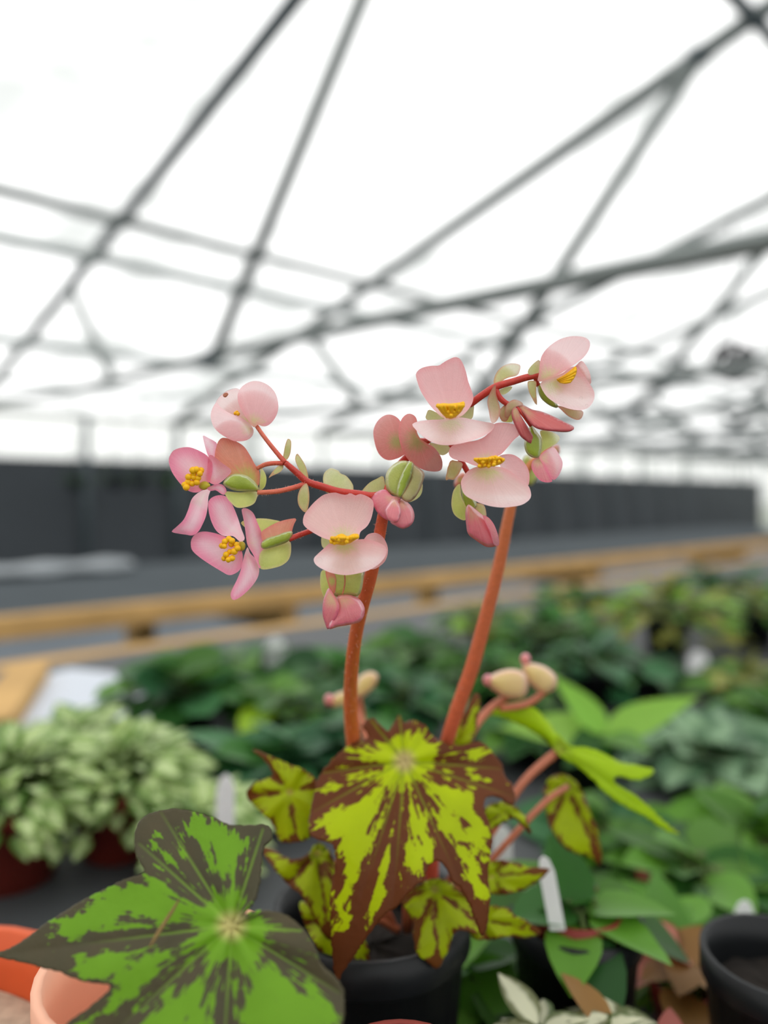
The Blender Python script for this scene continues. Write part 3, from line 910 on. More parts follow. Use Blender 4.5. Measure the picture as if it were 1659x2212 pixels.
pt(f3, 'column', C1((540, 1200), (575, 1175), (605, 1195), (600, 1235), (565, 1245)), -.001, puff=.8, name='column', step=3)
blobs(f3, C1((492, 1162), (466, 1180), (446, 1208), (462, 1212), (515, 1175), (546, 1200), (552, 1226), (510, 1198), (500, 1250), (530, 1248), (474, 1270), (460, 1296), (490, 1305), (515, 1295)), 7.2, -.003, 'stigma')

# --- centre-left male flower with two broad petals
f4 = flower('flower', C1((1290, 1190))[0], -.002, 'pale pink flower with a water drop, beside the front stalk')
R4 = C1((1290, 1185))[0]
pt(f4, 'pale', C1((1432, 1152), (1460, 1126), (1510, 1121), (1555, 1150), (1582, 1200), (1589, 1250), (1572, 1310), (1532, 1350), (1480, 1372), (1420, 1340), (1400, 1220)), .0015, (.3, -.2), -.5, R4)
pt(f4, 'bract_green', C1((1130, 1150), (1160, 1140), (1200, 1190), (1170, 1230), (1135, 1215)), .004, name='petal')
pt(f4, 'pale', C1((1003, 1050), (1010, 1000), (1040, 955), (1090, 900), (1150, 856), (1220, 842), (1260, 852), (1300, 858), (1330, 846), (1365, 862), (1395, 852), (1440, 865), (1480, 892), (1491, 930), (1482, 990), (1466, 1040), (1440, 1080), (1398, 1115), (1385, 1165), (1340, 1180), (1270, 1192), (1190, 1170), (1130, 1150), (1060, 1110), (1020, 1080)), .0005, (0, -.35), -.5, R4)
pt(f4, 'pale', C1((1077, 1300), (1095, 1275), (1150, 1225), (1190, 1190), (1240, 1178), (1330, 1178), (1390, 1165), (1450, 1165), (1520, 1185), (1565, 1210), (1582, 1240), (1565, 1290), (1520, 1340), (1450, 1380), (1370, 1402), (1290, 1411), (1200, 1396), (1130, 1366), (1088, 1335)), -.0035, (0, -1.0), -.4, R4, bend=(0, .4))
stamen_tuft(f4, C1((1255, 1196))[0], C1((1325, 1188))[0], 4.2, 15, -.005, (44, -14))
pt(f4, 'yellow', C1((1182, 1168), (1210, 1162), (1240, 1135), (1275, 1125), (1310, 1142), (1350, 1126), (1388, 1130), (1380, 1160), (1335, 1180), (1290, 1205), (1240, 1200), (1200, 1196)), -.0046, puff=.6, name='stamen_cluster', step=3)
blobs(f4, C1((1200, 1182), (1220, 1190), (1240, 1184), (1265, 1150), (1290, 1165), (1310, 1160), (1335, 1155), (1358, 1145), (1375, 1142), (1250, 1168), (1280, 1182), (1305, 1180)), 4.6, -.0056)
drop(f4, *C1((1116, 1312))[0], 7.5, -.0043)

# --- hanging bud below it
f5 = flower('flower_bud', C1((1290, 1560))[0], .001, 'hanging pink bud with green winged ovary below the pale flower')
pt(f5, 'ovary', C1((1128, 1388), (1160, 1380), (1190, 1450), (1178, 1530), (1152, 1568), (1130, 1520), (1121, 1460)), .004, (-.4, 0), .3, name='ovary_wing')
pt(f5, 'ovary', C1((1190, 1380), (1290, 1385), (1410, 1380), (1419, 1450), (1402, 1530), (1370, 1558), (1300, 1550), (1235, 1560), (1205, 1520)), .003, puff=.45, name='ovary')
pt(f5, 'wing', C1((1158, 1385), (1200, 1385), (1228, 1420), (1232, 1480), (1215, 1545), (1185, 1500)), .0012, (.3, 0), .2, name='ovary_wing')
stem_px('ovary_seam', [(x, y, D0 + .0008, 1.5) for x, y in C1((1290, 1400), (1292, 1470), (1275, 1545))], M['petiole'], f5)
pt(f5, 'bud', C1((1236, 1562), (1290, 1545), (1350, 1554), (1400, 1584), (1429, 1640), (1421, 1700), (1390, 1736), (1320, 1755), (1250, 1766), (1180, 1781), (1200, 1700), (1230, 1640)), .0008, (.3, -.2), puff=.45, ref=C1((1270, 1540))[0])
pt(f5, 'bud', C1((1186, 1503), (1215, 1545), (1236, 1580), (1252, 1625), (1242, 1680), (1212, 1740), (1180, 1782), (1160, 1740), (1144, 1680), (1145, 1610), (1160, 1550)), -.0012, (-.6, -.1), .4, ref=C1((1230, 1560))[0], thick=.0006)

# --- bud in the centre
f6 = flower('flower_bud', C2((270, 1200))[0], 0, 'plump pink bud with ribbed green ovary at the top of the front stalk')
pt(f6, 'ovary', C2((168, 1050), (190, 998), (240, 955), (290, 940), (330, 955), (300, 1040), (270, 1120), (262, 1190), (205, 1170), (172, 1125)), -.0005, (-.4, 0), puff=.4, name='ovary')
pt(f6, 'ovary_dark', C2((245, 1180), (255, 1100), (290, 1010), (330, 948), (362, 965), (345, 1050), (310, 1130), (275, 1195)), -.0022, puff=.6, name='ovary')
pt(f6, 'bract', C2((345, 960), (385, 980), (436, 1028), (426, 1090), (402, 1150), (368, 1202), (320, 1228), (275, 1195), (305, 1140), (340, 1060)), -.0008, (.5, 0), puff=.35, name='ovary_wing')
pt(f6, 'bud', C2((78, 1200), (118, 1160), (170, 1148), (215, 1190), (270, 1200), (250, 1250), (215, 1330), (190, 1350), (130, 1312), (90, 1250)), -.0015, (-.3, -.3), .5, C2((240, 1190))[0], thick=.0008)
pt(f6, 'bud', C2((265, 1205), (320, 1228), (358, 1275), (368, 1335), (345, 1385), (290, 1411), (240, 1392), (200, 1360), (230, 1290)), -.0012, (.3, -.3), puff=.4, ref=C2((270, 1200))[0])
pt(f6, 'bud', C2((160, 1285), (190, 1235), (225, 1198), (262, 1240), (278, 1300), (255, 1360), (225, 1370), (185, 1345)), -.0035, (0, -.4), puff=.5, ref=C2((240, 1190))[0])

# --- back-turned salmon flower
f7 = flower('flower', C2((330, 800))[0], .002, 'salmon pink flower of two round petals seen from behind, centre')
pt(f7, 'salmon', C2((84, 760), (95, 700), (130, 650), (180, 624), (230, 632), (268, 665), (300, 730), (340, 800), (330, 870), (290, 905), (250, 926), (190, 939), (140, 915), (105, 860)), .004, (-.3, 0), .4, C2((250, 810))[0])
pt(f7, 'salmon', C2((258, 740), (265, 690), (290, 640), (330, 617), (372, 635), (388, 680), (384, 740), (410, 790), (450, 818), (502, 850), (542, 900), (561, 950), (555, 1000), (520, 1016), (450, 1010), (390, 985), (330, 940), (290, 880), (265, 810)), .0005, (.4, .1), .5, C2((390, 800))[0])

# --- top centre flower
f8 = flower('flower', C2((620, 650))[0], -.002, 'pink flower with a tall upright petal and yellow stamens, top centre')
R8 = C2((620, 655))[0]
pt(f8, 'bract_green', C2((448, 655), (452, 615), (468, 590), (520, 610), (580, 655), (520, 680)), .003, name='petal')
pt(f8, 'bract_green', C2((680, 640), (730, 580), (774, 555), (776, 600), (765, 650), (720, 665)), .003, name='petal')
pt(f8, 'bract_green', C2((470, 820), (540, 830), (606, 840), (604, 882), (555, 905), (500, 866)), .005, name='petal')
pt(f8, 'blush', C2((379, 365), (385, 330), (420, 302), (480, 288), (535, 286), (560, 270), (600, 246), (652, 227), (690, 250), (720, 320), (740, 400), (772, 490), (766, 545), (730, 600), (690, 635), (620, 660), (560, 642), (510, 600), (460, 540), (410, 460)), 0, (.1, -.35), -.35, R8)
pt(f8, 'pale', C2((353, 690), (400, 670), (480, 660), (560, 657), (620, 640), (700, 645), (780, 660), (860, 675), (918, 688), (905, 730), (850, 770), (760, 805), (660, 828), (580, 835), (500, 820), (420, 770), (370, 720)), -.0035, (.1, -1.2), -.3, R8, bend=(0, .35))
stamen_tuft(f8, C2((588, 645))[0], C2((650, 640))[0], 4.2, 18, -.0058, (42, -27))
pt(f8, 'yellow', C2((522, 562), (560, 545), (600, 548), (640, 545), (680, 540), (712, 534), (706, 580), (675, 622), (625, 652), (580, 640), (545, 605)), -.0054, puff=.6, name='stamen_cluster', step=3)
blobs(f8, C2((540, 572), (575, 575), (610, 578), (645, 575), (680, 565), (700, 552), (560, 598), (600, 605), (640, 605), (670, 595), (620, 630), (530, 563)), 4.6, -.0066)

# --- right centre flower
f9 = flower('flower', C2((880, 970))[0], -.001, 'large pale pink flower right of centre with yellow stamens')
R9 = C2((870, 980))[0]
pt(f9, 'blush', C2((945, 920), (1000, 897), (1060, 905), (1120, 950), (1155, 1010), (1160, 1080), (1140, 1120), (1060, 1090), (980, 1020)), .0015, (.4, -.2), -.4, R9)
pt(f9, 'blush', C2((606, 870), (630, 838), (700, 815), (800, 800), (870, 760), (915, 690), (980, 679), (1050, 690), (1102, 715), (1096, 760), (1052, 800), (1010, 850), (962, 900), (900, 930), (860, 985), (790, 978), (720, 952), (640, 932), (608, 905)), 0.0, (.1, -.4), -.3, R9)
pt(f9, 'pale', C2((688, 1100), (700, 1060), (740, 1010), (800, 983), (870, 978), (960, 985), (1020, 1008), (1090, 1060), (1150, 1110), (1172, 1170), (1160, 1210), (1110, 1245), (1040, 1259), (960, 1264), (870, 1250), (780, 1216), (710, 1172)), -.003, (.1, -.7), -.4, R9, bend=(0, .3))
stamen_tuft(f9, C2((835, 985))[0], C2((900, 975))[0], 4.0, 15, -.005, (40, -18))
pt(f9, 'yellow', C2((803, 984), (825, 950), (860, 925), (905, 908), (950, 912), (987, 930), (975, 958), (930, 978), (870, 985), (825, 994)), -.0046, puff=.6, name='stamen_cluster', step=3)
blobs(f9, C2((815, 978), (840, 950), (865, 935), (895, 922), (925, 918), (955, 925), (978, 936), (850, 972), (885, 960), (920, 950), (950, 948), (880, 978), (915, 968)), 4.4, -.0057)

# --- drooping bud under it
fb = flower('flower_bud', C2((800, 1300))[0], .002, 'drooping pink bud with green wing under the large pale flower')
pt(fb, 'ovary_dark', C2((690, 1120), (740, 1130), (780, 1200), (800, 1260), (745, 1300), (705, 1250)), .004, puff=.5, name='ovary')
pt(fb, 'ovary', C2((682, 1100), (640, 1140), (625, 1200), (624, 1262), (648, 1320), (712, 1354), (740, 1310), (720, 1250), (690, 1180)), .003, (-.4, 0), .3, name='ovary_wing')
pt(fb, 'bract', C2((770, 1240), (815, 1235), (852, 1255), (864, 1330), (835, 1320), (800, 1290)), .004, (.4, 0), .3, name='ovary_wing')
pt(fb, 'bud', C2((742, 1243), (790, 1278), (840, 1318), (892, 1350), (926, 1410), (944, 1470), (947, 1522), (892, 1538), (850, 1530), (790, 1490), (738, 1448), (724, 1380), (718, 1310), (724, 1265)), .001, (.2, .1), puff=.55, ref=C2((760, 1230))[0])
pt(fb, 'bud', C2((838, 1318), (880, 1335), (918, 1385), (945, 1460), (950, 1522), (915, 1520), (890, 1440), (860, 1375)), -.0008, (.6, .1), .2, ref=C2((800, 1270))[0])

# --- closed flower at right with red pointed petals
f10 = flower('flower_bud', C2((1150, 720))[0], 0, 'half closed flower with two pointed red petals, right')
for a, dz in ((C2((948, 605), (985, 560), (1030, 530), (1030, 600), (1005, 668), (965, 662)), .001),
              (C2((1000, 560), (1050, 520), (1100, 535), (1116, 556), (1060, 575), (1020, 640), (990, 640)), 0.0)):
    pt(f10, 'bract_brown', a, dz, (.3, 0), .4, name='sepal')
pt(f10, 'ovary', C2((965, 665), (1000, 620), (1030, 600), (1045, 670), (1000, 676)), .003, name='sepal')
pt(f10, 'ovary_dark', C2((1165, 690), (1210, 740), (1246, 800), (1242, 880), (1220, 922), (1170, 916), (1135, 880), (1124, 815), (1150, 760)), .001, puff=.5, name='ovary')
pt(f10, 'ovary', C2((1235, 735), (1320, 745), (1368, 778), (1356, 815), (1310, 845), (1262, 870), (1232, 892), (1245, 800)), .002, (.4, 0), .3, name='ovary_wing')
pt(f10, 'deep', C2((1042, 590), (1066, 578), (1100, 640), (1150, 720), (1192, 800), (1187, 834), (1150, 812), (1100, 770), (1060, 690), (1040, 630)), -.001, (.5, -.1), .2, C2((1060, 590))[0], thick=.0006)
pt(f10, 'deep', C2((1068, 562), (1110, 560), (1180, 595), (1240, 608), (1320, 640), (1400, 680), (1456, 708), (1463, 728), (1420, 741), (1330, 736), (1240, 724), (1180, 695), (1120, 620)), -.0015, (.1, -.8), .3, C2((1080, 570))[0], thick=.0006)
pt(f10, 'bud', C2((1228, 915), (1285, 862), (1330, 850), (1365, 900), (1390, 960), (1370, 1030), (1330, 1075), (1290, 1040), (1255, 970)), .0015, (.5, -.2), .3, C2((1220, 910))[0])
pt(f10, 'bud', C2((1180, 945), (1205, 925), (1235, 915), (1262, 965), (1295, 1040), (1320, 1080), (1290, 1092), (1240, 1082), (1200, 1042), (1174, 990)), .0005, (-.4, -.2), .3, C2((1220, 910))[0])

# --- top right flower
f11 = flower('flower', C2((1350, 390))[0], 0, 'pink flower at the right tip of the spray with water drops')
R11 = C2((1300, 395))[0]
pt(f11, 'bract_brown', C2((1352, 560), (1450, 585), (1528, 598), (1522, 645), (1490, 662), (1430, 636), (1380, 592)), .004, (0, -.3), .3, name='petal')
pt(f11, 'ovary_dark', C2((1220, 405), (1250, 420), (1290, 470), (1345, 540), (1356, 578), (1300, 562), (1240, 512), (1218, 450)), .003, puff=.4, name='ovary')
pt(f11, 'salmon', C2((1440, 330), (1480, 288), (1520, 253), (1560, 300), (1582, 360), (1582, 415), (1540, 400)), .003, (.3, -.2), .4, R11)
pt(f11, 'pale', C2((1238, 430), (1246, 398), (1310, 372), (1390, 335), (1440, 300), (1486, 296), (1530, 350), (1575, 410), (1607, 470), (1602, 530), (1562, 580), (1500, 594), (1420, 580), (1350, 550), (1280, 500)), .0012, (.1, -.5), -.4, R11)
pt(f11, 'blush', C2((1216, 388), (1225, 345), (1232, 270), (1250, 210), (1300, 150), (1370, 105), (1450, 84), (1530, 88), (1571, 113), (1577, 155), (1555, 205), (1510, 250), (1440, 300), (1360, 350), (1290, 382), (1240, 397)), -.0015, (.3, -.4), .5, R11)
for i in range(12):
    q = i / 11
    a, b = C2((1350 + 20 * q, 385 + 15 * q))[0], C2((1480 + 12 * q - 50 * q * q, 300 + 95 * q))[0]
    c = catmull([(a[0], a[1], D0 + .0008), ((a[0] + b[0]) / 2, (a[1] + b[1]) / 2 + 2, D0 - .0002 - .0004 * (i % 3)), (b[0], b[1], D0 - .0004 * (i % 3))], False, 4)
    rr = [3.2 * D0 / F * (.6 + .5 * k / (len(c) - 1)) for k in range(len(c))]
    V, Fc = tube_data([P(*z) for z in c], rr, 6)
    mesh_obj('stamen', V, Fc, M['yellow'], f11)
drop(f11, *C2((1515, 512))[0], 4.0, -.0026)
drop(f11, *C2((1555, 562))[0], 3.6, -.0036)
drop(f11, *C2((1395, 545))[0], 2.5, -.003)

# --- blurred buds of the rear spray
fr_ = empty('flower_bud', P(1170, 1020, .218), plant, 'pale green bud of the rear stalk behind the large flower')
patch('ovary_wing', C2((1110, 940), (1150, 900), (1195, 950), (1220, 1040), (1200, 1090), (1165, 1115), (1120, 1060)), .218, M['ovary'], fr_, puff=.4)
patch('petal', C2((1300, 860), (1345, 830), (1370, 850), (1365, 900), (1330, 900)), .219, M['wing'], fr_, puff=.4)
fr2 = empty('flower_bud', P(1000, 1030, .217), plant, 'blurred salmon bud of the rear stalk')
patch('petal', C2((640, 1100), (665, 1040), (710, 1020), (735, 1060), (700, 1110), (655, 1130)), .217, M['wing'], fr2, puff=.4)

# --- young buds near the leaves, further back
def far_bud(lb, x, y, d, body, tip, stalk):
    e_ = empty('flower_bud', P(x, y, d), plant, lb)
    patch('bud_body', body, d, M['cream_bud'], e_, puff=.55, ref=tip)
    if tip is not None:
        patch('petal', [(tip[0] + a * math.cos(t), tip[1] + b_ * math.sin(t)) for a, b_, t in [(11, 13, k * math.pi / 4) for k in range(8)]], d - .001, M['bud'], e_, puff=.9, step=3)
    stem_px('pedicel', stalk, M['petiole'], e_)
far_bud('pale pink tipped bud pair at right behind the leaves, left one', 1090, 1475, .27,
        C6((210, 760), (260, 720), (340, 700), (410, 720), (430, 790), (400, 850), (320, 850), (250, 810)), C6((222, 758))[0],
        [(1105, 1500, .272, 7), (1060, 1530, .272, 9), (1020, 1580, .265, 9), (990, 1660, .26, 9)])
far_bud('pale pink tipped bud pair at right behind the leaves, right one', 1165, 1460, .275,
        C6((400, 680), (450, 670), (520, 690), (575, 740), (570, 800), (510, 830), (450, 790), (410, 740)), C6((415, 650))[0],
        [(1180, 1490, .275, 7), (1140, 1520, .274, 8), (1080, 1530, .272, 8)])
far_bud('small cream bud just left of the front stalk', 730, 1505, .30, C3((500, 270), (540, 230), (600, 220), (640, 250), (590, 290), (520, 305)), C3((500, 265))[0],
        [(745, 1500, .30, 6), (770, 1530, .30, 6), (800, 1620, .29, 7)])
far_bud('small cream bud just right of the front stalk', 790, 1480, .30, C3((620, 220), (650, 150), (710, 120), (750, 140), (740, 190), (690, 240), (650, 260)), None,
        [(775, 1500, .30, 6), (785, 1560, .30, 6), (805, 1630, .29, 7)])

# --- leaves
M['tiger'] = tiger_mat('tiger_leaf', (104, 58, 28), (206, 226, 8), (214, 196, 130), (150, 168, 30), .09, .10, .67, 1.15, .4, 4.2, (128, 70, 36))
M['tiger_dim'] = tiger_mat('tiger_leaf_low', (112, 66, 24), (186, 204, 10), (190, 176, 80), (150, 160, 30), .16, .10, .60, .95, .4, 5.0, (132, 76, 30))
M['lime_leaf'] = tiger_mat('lime_leaf', (150, 150, 60), (186, 220, 20), (190, 214, 60), (180, 206, 60), .04, .02, .18, .5, .45, 5.0, (150, 120, 60))
M['front'] = tiger_mat('dark_patterned_leaf', (80, 80, 60), (128, 180, 42), (214, 204, 130), (140, 186, 60), .08, .12, .655, 1.15, .35, 5.0, (98, 86, 62))

M['scar'] = plain('dry_scar', (128, 104, 60), .8)
def leaf(parent, outline, hub, tips, d, mat, g=(0, 0), cup=.2, step=7, crease=12, jag=1.6, label=None, ruffle=8, pet=None, thick=.0006, bend=None):
    veins = [(hub, t) for t in tips]
    o = patch('leaf', outline, d, mat, parent, g, cup, hub, thick, step, 0, veins, hub, crease, jag, ruffle, 4, bend)
    if label: o['label'] = label
    if pet:
        pet = [(x, y, dd + .0045 if i == 0 else dd, r) for i, (x, y, dd, r) in enumerate(pet)]
        stem_px('petiole', pet, M['petiole'], parent)
    return o

hub = C3((885, 580))[0]
leaf(plant, C3((440, 680), (480, 610), (560, 530), (640, 480), (700, 455), (672, 395), (718, 358), (770, 400), (800, 425), (826, 395), (860, 340), (882, 388), (930, 368), (985, 392), (1025, 445),
               (1075, 478), (1130, 500), (1210, 490), (1275, 482), (1335, 530), (1385, 600), (1405, 668), (1440, 705), (1450, 790), (1425, 802), (1375, 765), (1310, 760), (1290, 810), (1308, 870), (1335, 960),
               (1325, 1050), (1312, 1150), (1322, 1280), (1312, 1380), (1287, 1475), (1250, 1400), (1215, 1310), (1170, 1230), (1135, 1195), (1105, 1135), (1060, 1090), (1012, 1110), (985, 1190), (955, 1205),
               (900, 1262), (850, 1322), (800, 1352), (740, 1420), (680, 1500), (630, 1570), (575, 1655), (540, 1705), (522, 1620), (513, 1500), (508, 1400), (503, 1290), (520, 1180), (532, 1080), (520, 1010), (465, 985), (405, 960), (398, 880), (415, 790)),
     hub, C3((540, 1690), (1285, 1465), (830, 1330), (420, 840), (470, 640), (1440, 760), (1380, 620), (860, 350), (715, 370)), .214, M['tiger'], (.05, -.42), .28, 6,
     label='large drooping yellow green leaf with brown margins', pet=[(hub[0], hub[1], .2255, 11), (885, 1760, .25, 11), (880, 2010, .255, 12)])
hub = C3((1040, 1235))[0]
leaf(plant, C3((866, 1285), (920, 1230), (1000, 1188), (1062, 1178), (1122, 1200), (1182, 1250), (1252, 1330), (1295, 1405), (1262, 1462), (1180, 1440), (1135, 1470), (1112, 1540), (1082, 1600), (1050, 1642), (1000, 1602), (948, 1560), (934, 1480), (928, 1400), (890, 1335)),
     hub, C3((1050, 1630), (1270, 1420), (880, 1290), (940, 1500)), .226, M['tiger_dim'], (.1, -.4), .25, 7, pet=[(hub[0], hub[1], .229, 9), (930, 1960, .25, 9), (905, 2000, .255, 9)])
hub = C3((300, 735))[0]
leaf(plant, C3((112, 520), (170, 540), (270, 585), (340, 608), (402, 640), (440, 682), (470, 740), (450, 800), (430, 880), (405, 965), (330, 992), (250, 985), (205, 890), (130, 822), (76, 745), (120, 690), (212, 655), (185, 590)),
     hub, C3((120, 530), (90, 750), (330, 980), (430, 700)), .236, M['tiger_dim'], (-.2, -.2), .2, 7, pet=[(hub[0], hub[1], .236, 9), (740, 1800, .25, 9), (850, 2000, .255, 9)])
hub = C3((440, 1050))[0]
leaf(plant, C3((150, 1020), (212, 1030), (300, 1080), (390, 1060), (442, 995), (500, 1040), (545, 1150), (550, 1290), (540, 1400), (510, 1500), (430, 1400), (370, 1280), (280, 1200), (200, 1105)),
     hub, C3((160, 1025), (500, 1480), (520, 1200), (300, 1200)), .232, M['tiger_dim'], (-.2, -.3), .2, 7, pet=[(hub[0], hub[1], .234, 9), (760, 1900, .25, 9), (850, 2000, .255, 9)])
hub = C3((560, 1380))[0]
leaf(plant, C3((350, 1300), (450, 1330), (560, 1360), (650, 1450), (700, 1540), (722, 1690), (717, 1818), (650, 1792), (575, 1720), (520, 1640), (450, 1560), (390, 1450)),
     hub, C3((712, 1800), (400, 1400), (640, 1780)), .230, M['tiger_dim'], (-.1, -.3), .2, 7, pet=[(hub[0], hub[1], .232, 8), (800, 1980, .25, 8), (860, 2010, .255, 9)])
hub = C3((1330, 1170))[0]
leaf(plant, C3((1240, 1110), (1325, 1095), (1420, 1090), (1520, 1120), (1632, 1128), (1582, 1180), (1480, 1242), (1380, 1262), (1290, 1250), (1230, 1190)),
     hub, C3((1620, 1135), (1400, 1255), (1400, 1095)), .238, M['tiger_dim'], (.3, -.2), .2, 7, pet=[(hub[0], hub[1], .238, 8), (980, 1930, .25, 8), (900, 2000, .255, 9)])
hub = C3((1290, 1390))[0]
leaf(plant, C3((1210, 1340), (1300, 1318), (1400, 1328), (1452, 1370), (1512, 1400), (1585, 1450), (1520, 1482), (1420, 1475), (1330, 1492), (1250, 1490), (1200, 1420)),
     hub, C3((1575, 1450), (1300, 1480)), .233, M['tiger_dim'], (.3, -.2), .2, 7, pet=[(hub[0], hub[1], .234, 8), (980, 1970, .25, 8), (910, 2010, .255, 9)])
hub = C3((1150, 500))[0]
leaf(plant, C3((1050, 530), (1070, 470), (1105, 415), (1170, 370), (1215, 290), (1250, 226), (1274, 280), (1256, 380), (1236, 470), (1180, 560), (1100, 570)),
     hub, C3((1250, 235), (1080, 440)), .245, M['tiger_dim'], (.1, -.3), .2, 7, pet=[(hub[0], hub[1], .245, 8), (960, 1750, .255, 8), (910, 2000, .255, 8)])
hub = C6((590, 1105))[0]
leaf(plant, C6((215, 890), (330, 878), (440, 890), (520, 958), (580, 1035), (640, 1090), (720, 1100), (832, 1140), (905, 1180), (1000, 1200), (1078, 1222), (1000, 1272), (905, 1252), (865, 1262), (890, 1295), (965, 1340), (1042, 1400), (1122, 1480), (1205, 1545),
               (1140, 1532), (1020, 1452), (900, 1392), (820, 1332), (755, 1262), (680, 1202), (592, 1142), (535, 1082), (440, 1012), (330, 962), (240, 932)),
     hub, C6((225, 900), (1070, 1225), (1195, 1540)), .262, M['lime_leaf'], (.1, -.5), .2, 7, label='flat lime green leaf edge spreading to the right',
     pet=[(hub[0], hub[1] + 4, .264, 10), (1130, 1690, .262, 9), (1060, 1800, .258, 9), (920, 2010, .256, 9)])
hub = (1225, 1700)
leaf(plant, [(1180, 1690), (1215, 1672), (1250, 1695), (1275, 1755), (1293, 1800), (1298, 1868), (1272, 1850), (1225, 1835), (1192, 1795), (1176, 1740)],
     hub, [(1296, 1860), (1190, 1780)], .268, M['tiger_dim'], (.1, -.4), .2, 7, pet=[(1225, 1700, .268, 7), (1150, 1760, .262, 7), (930, 2010, .256, 8)])
hub = C3((1400, 840))[0]
leaf(plant, C3((1290, 830), (1360, 790), (1430, 800), (1500, 860), (1535, 950), (1480, 900), (1440, 870), (1380, 900), (1320, 930)),
     hub, C3((1530, 940), (1300, 900)), .24, M['tiger_dim'], (.2, -.4), .2, 7, pet=[(hub[0], hub[1], .242, 7), (1000, 1850, .252, 7), (920, 2010, .256, 8)])

# ------------------------------------------------------------------ second begonia, front left
POT2 = Vector((-.0551, .185, CZ + BT))
plant2 = empty('begonia_plant', POT2, None, 'begonia with large dark green patterned leaf in a salmon pot, front left', 'begonia')
pot_parts(POT2, .0285, .104, M['salmon_pot'], M['soil'], plant2, .010, low=.045)
hub = C4((1092, 765))[0]
leaf(plant2, C4((-20, 905), (50, 868), (130, 820), (220, 752), (320, 690), (400, 640), (500, 590), (600, 540), (684, 512), (650, 450), (634, 380), (640, 310), (680, 252), (760, 220), (850, 214), (950, 235), (1030, 262), (1090, 290), (1180, 290), (1258, 288), (1284, 340), (1242, 400), (1232, 480), (1222, 560),
                (1200, 640), (1162, 690), (1128, 735), (1180, 702), (1260, 694), (1340, 710), (1420, 770), (1480, 850), (1510, 940), (1560, 990), (1612, 1050), (1624, 1130), (1615, 1230), (1560, 1370), (1330, 1450), (1000, 1490), (700, 1420), (420, 1330), (310, 1240), (420, 1150), (524, 1050), (430, 1032), (350, 1010), (280, 980), (200, 962), (90, 932)),
     hub, C4((0, 900), (760, 230), (1240, 310), (1600, 1080), (1050, 1480), (480, 1320), (1420, 790), (660, 380)), .150, M['front'], (-.15, -.5), .15, 6, 14, 1.2, 'large green leaf with charcoal markings and pale hub', 7,
     [(hub[0], hub[1], .152, 14), (470, 2050, .17, 14), (400, 2090, .185, 14)], .0007)
# dry sliver lying on the leaf
patch('leaf_scar', C4((704, 868), (735, 800), (775, 738), (815, 680), (846, 636), (822, 690), (784, 752), (742, 818)), .1497, M['scar'], plant2, (-.15, -.5), thick=.0004, step=3)

# orange pot at the bottom left corner, small red pot at the bottom edge
c0 = Vector((-.131, .2, CZ + BT))
o = empty('clay_pot', c0, None, 'orange clay pot with pale gritty soil at the bottom left corner', 'pot')
pot_parts(c0, .045, .078, M['terracotta_orange'], M['perlite'], o, .012)
c0 = Vector((.004, .168, CZ + BT))
o = empty('clay_pot', c0, None, 'small red clay pot rim at the bottom edge below the begonia', 'pot')
pot_parts(c0, .0185, .0885, M['terracotta'], M['soil'], o, .01)

# ------------------------------------------------------------------ the other potted plants
def potted(label, xpx, d, R, H, leafL, leafW, n, mats, kind='ovate', pot='terracotta', potr=.036, poth=.062, flat=.75, droop=.3, name='potted_plant', shape='dome', tagp=None):
    c = Vector(((xpx - CX) / F * d, d, CZ + BT))
    p = empty(name, c, None, label, 'potted plant', 'potted plants on the bench')
    pot_parts(c, potr, poth, M['terracotta'] if pot == 'terracotta' else M['plastic_black'], M['soil'], p, .01)
    rs = random.Random(int(xpx * 7 + d * 1000))
    ms = []
    for mk in mats:
        for q in (droop * .5, droop):
            ms.append(leaf_mesh('leaf', leafL, leafW, FM[mk], kind, q, rs.uniform(.05, .2)))
    hz = H - poth
    top = c + Vector((0, 0, poth * .92))
    V, Fc = [], []
    for i in range(n):
        az = i * 2.39996 + rs.uniform(-.3, .3)
        el = math.asin(min(1, max(-.3, 1.3 * (i + .5) / n - .3 + rs.uniform(-.1, .1))))
        if shape == 'dome':
            rr = rs.uniform(.62, 1.0)
            pos = top + Vector((math.cos(az) * math.cos(el) * R * rr, math.sin(az) * math.cos(el) * R * rr, (math.sin(el) * hz if el > 0 else math.sin(el) * .07) * rr))
            outv = Vector((math.cos(az) * (math.cos(el) + .25), math.sin(az) * (math.cos(el) + .25), math.sin(el) * .5 - .1 + rs.uniform(-.2, .25)))
            pos = pos - outv.normalized() * leafL * .5
            if (pos - top).xy.length < potr * 1.05: pos.z = max(pos.z, top.z + .003)
        else:  # upright rosette
            pos = top + Vector((rs.uniform(-.2, .2) * R, rs.uniform(-.2, .2) * R, rs.uniform(0, .45) * hz))
            outv = Vector((math.cos(az), math.sin(az), math.tan(max(.05, el * flat))))
        place_leaf(rs.choice(ms), pos, outv, Vector((0, 0, 1)) + Vector((rs.uniform(-.3, .3), rs.uniform(-.4, .1), 0)), rs.uniform(.75, 1.15), p, roll=rs.uniform(-.4, .4))
        v_, f_ = tube_data([top - Vector((0, 0, .01)), top.lerp(pos, .5) + Vector((0, 0, .004)), pos], [.0012] * 3, 4, False)
        k = len(V); V += v_; Fc += [tuple(a + k for a in f) for f in f_]
    st = mesh_obj('stems', V, Fc, M['stemgreen'], p); st['kind'] = 'stuff'
    return p
M['stemgreen'] = plain('green_stem', (92, 110, 58), .6)

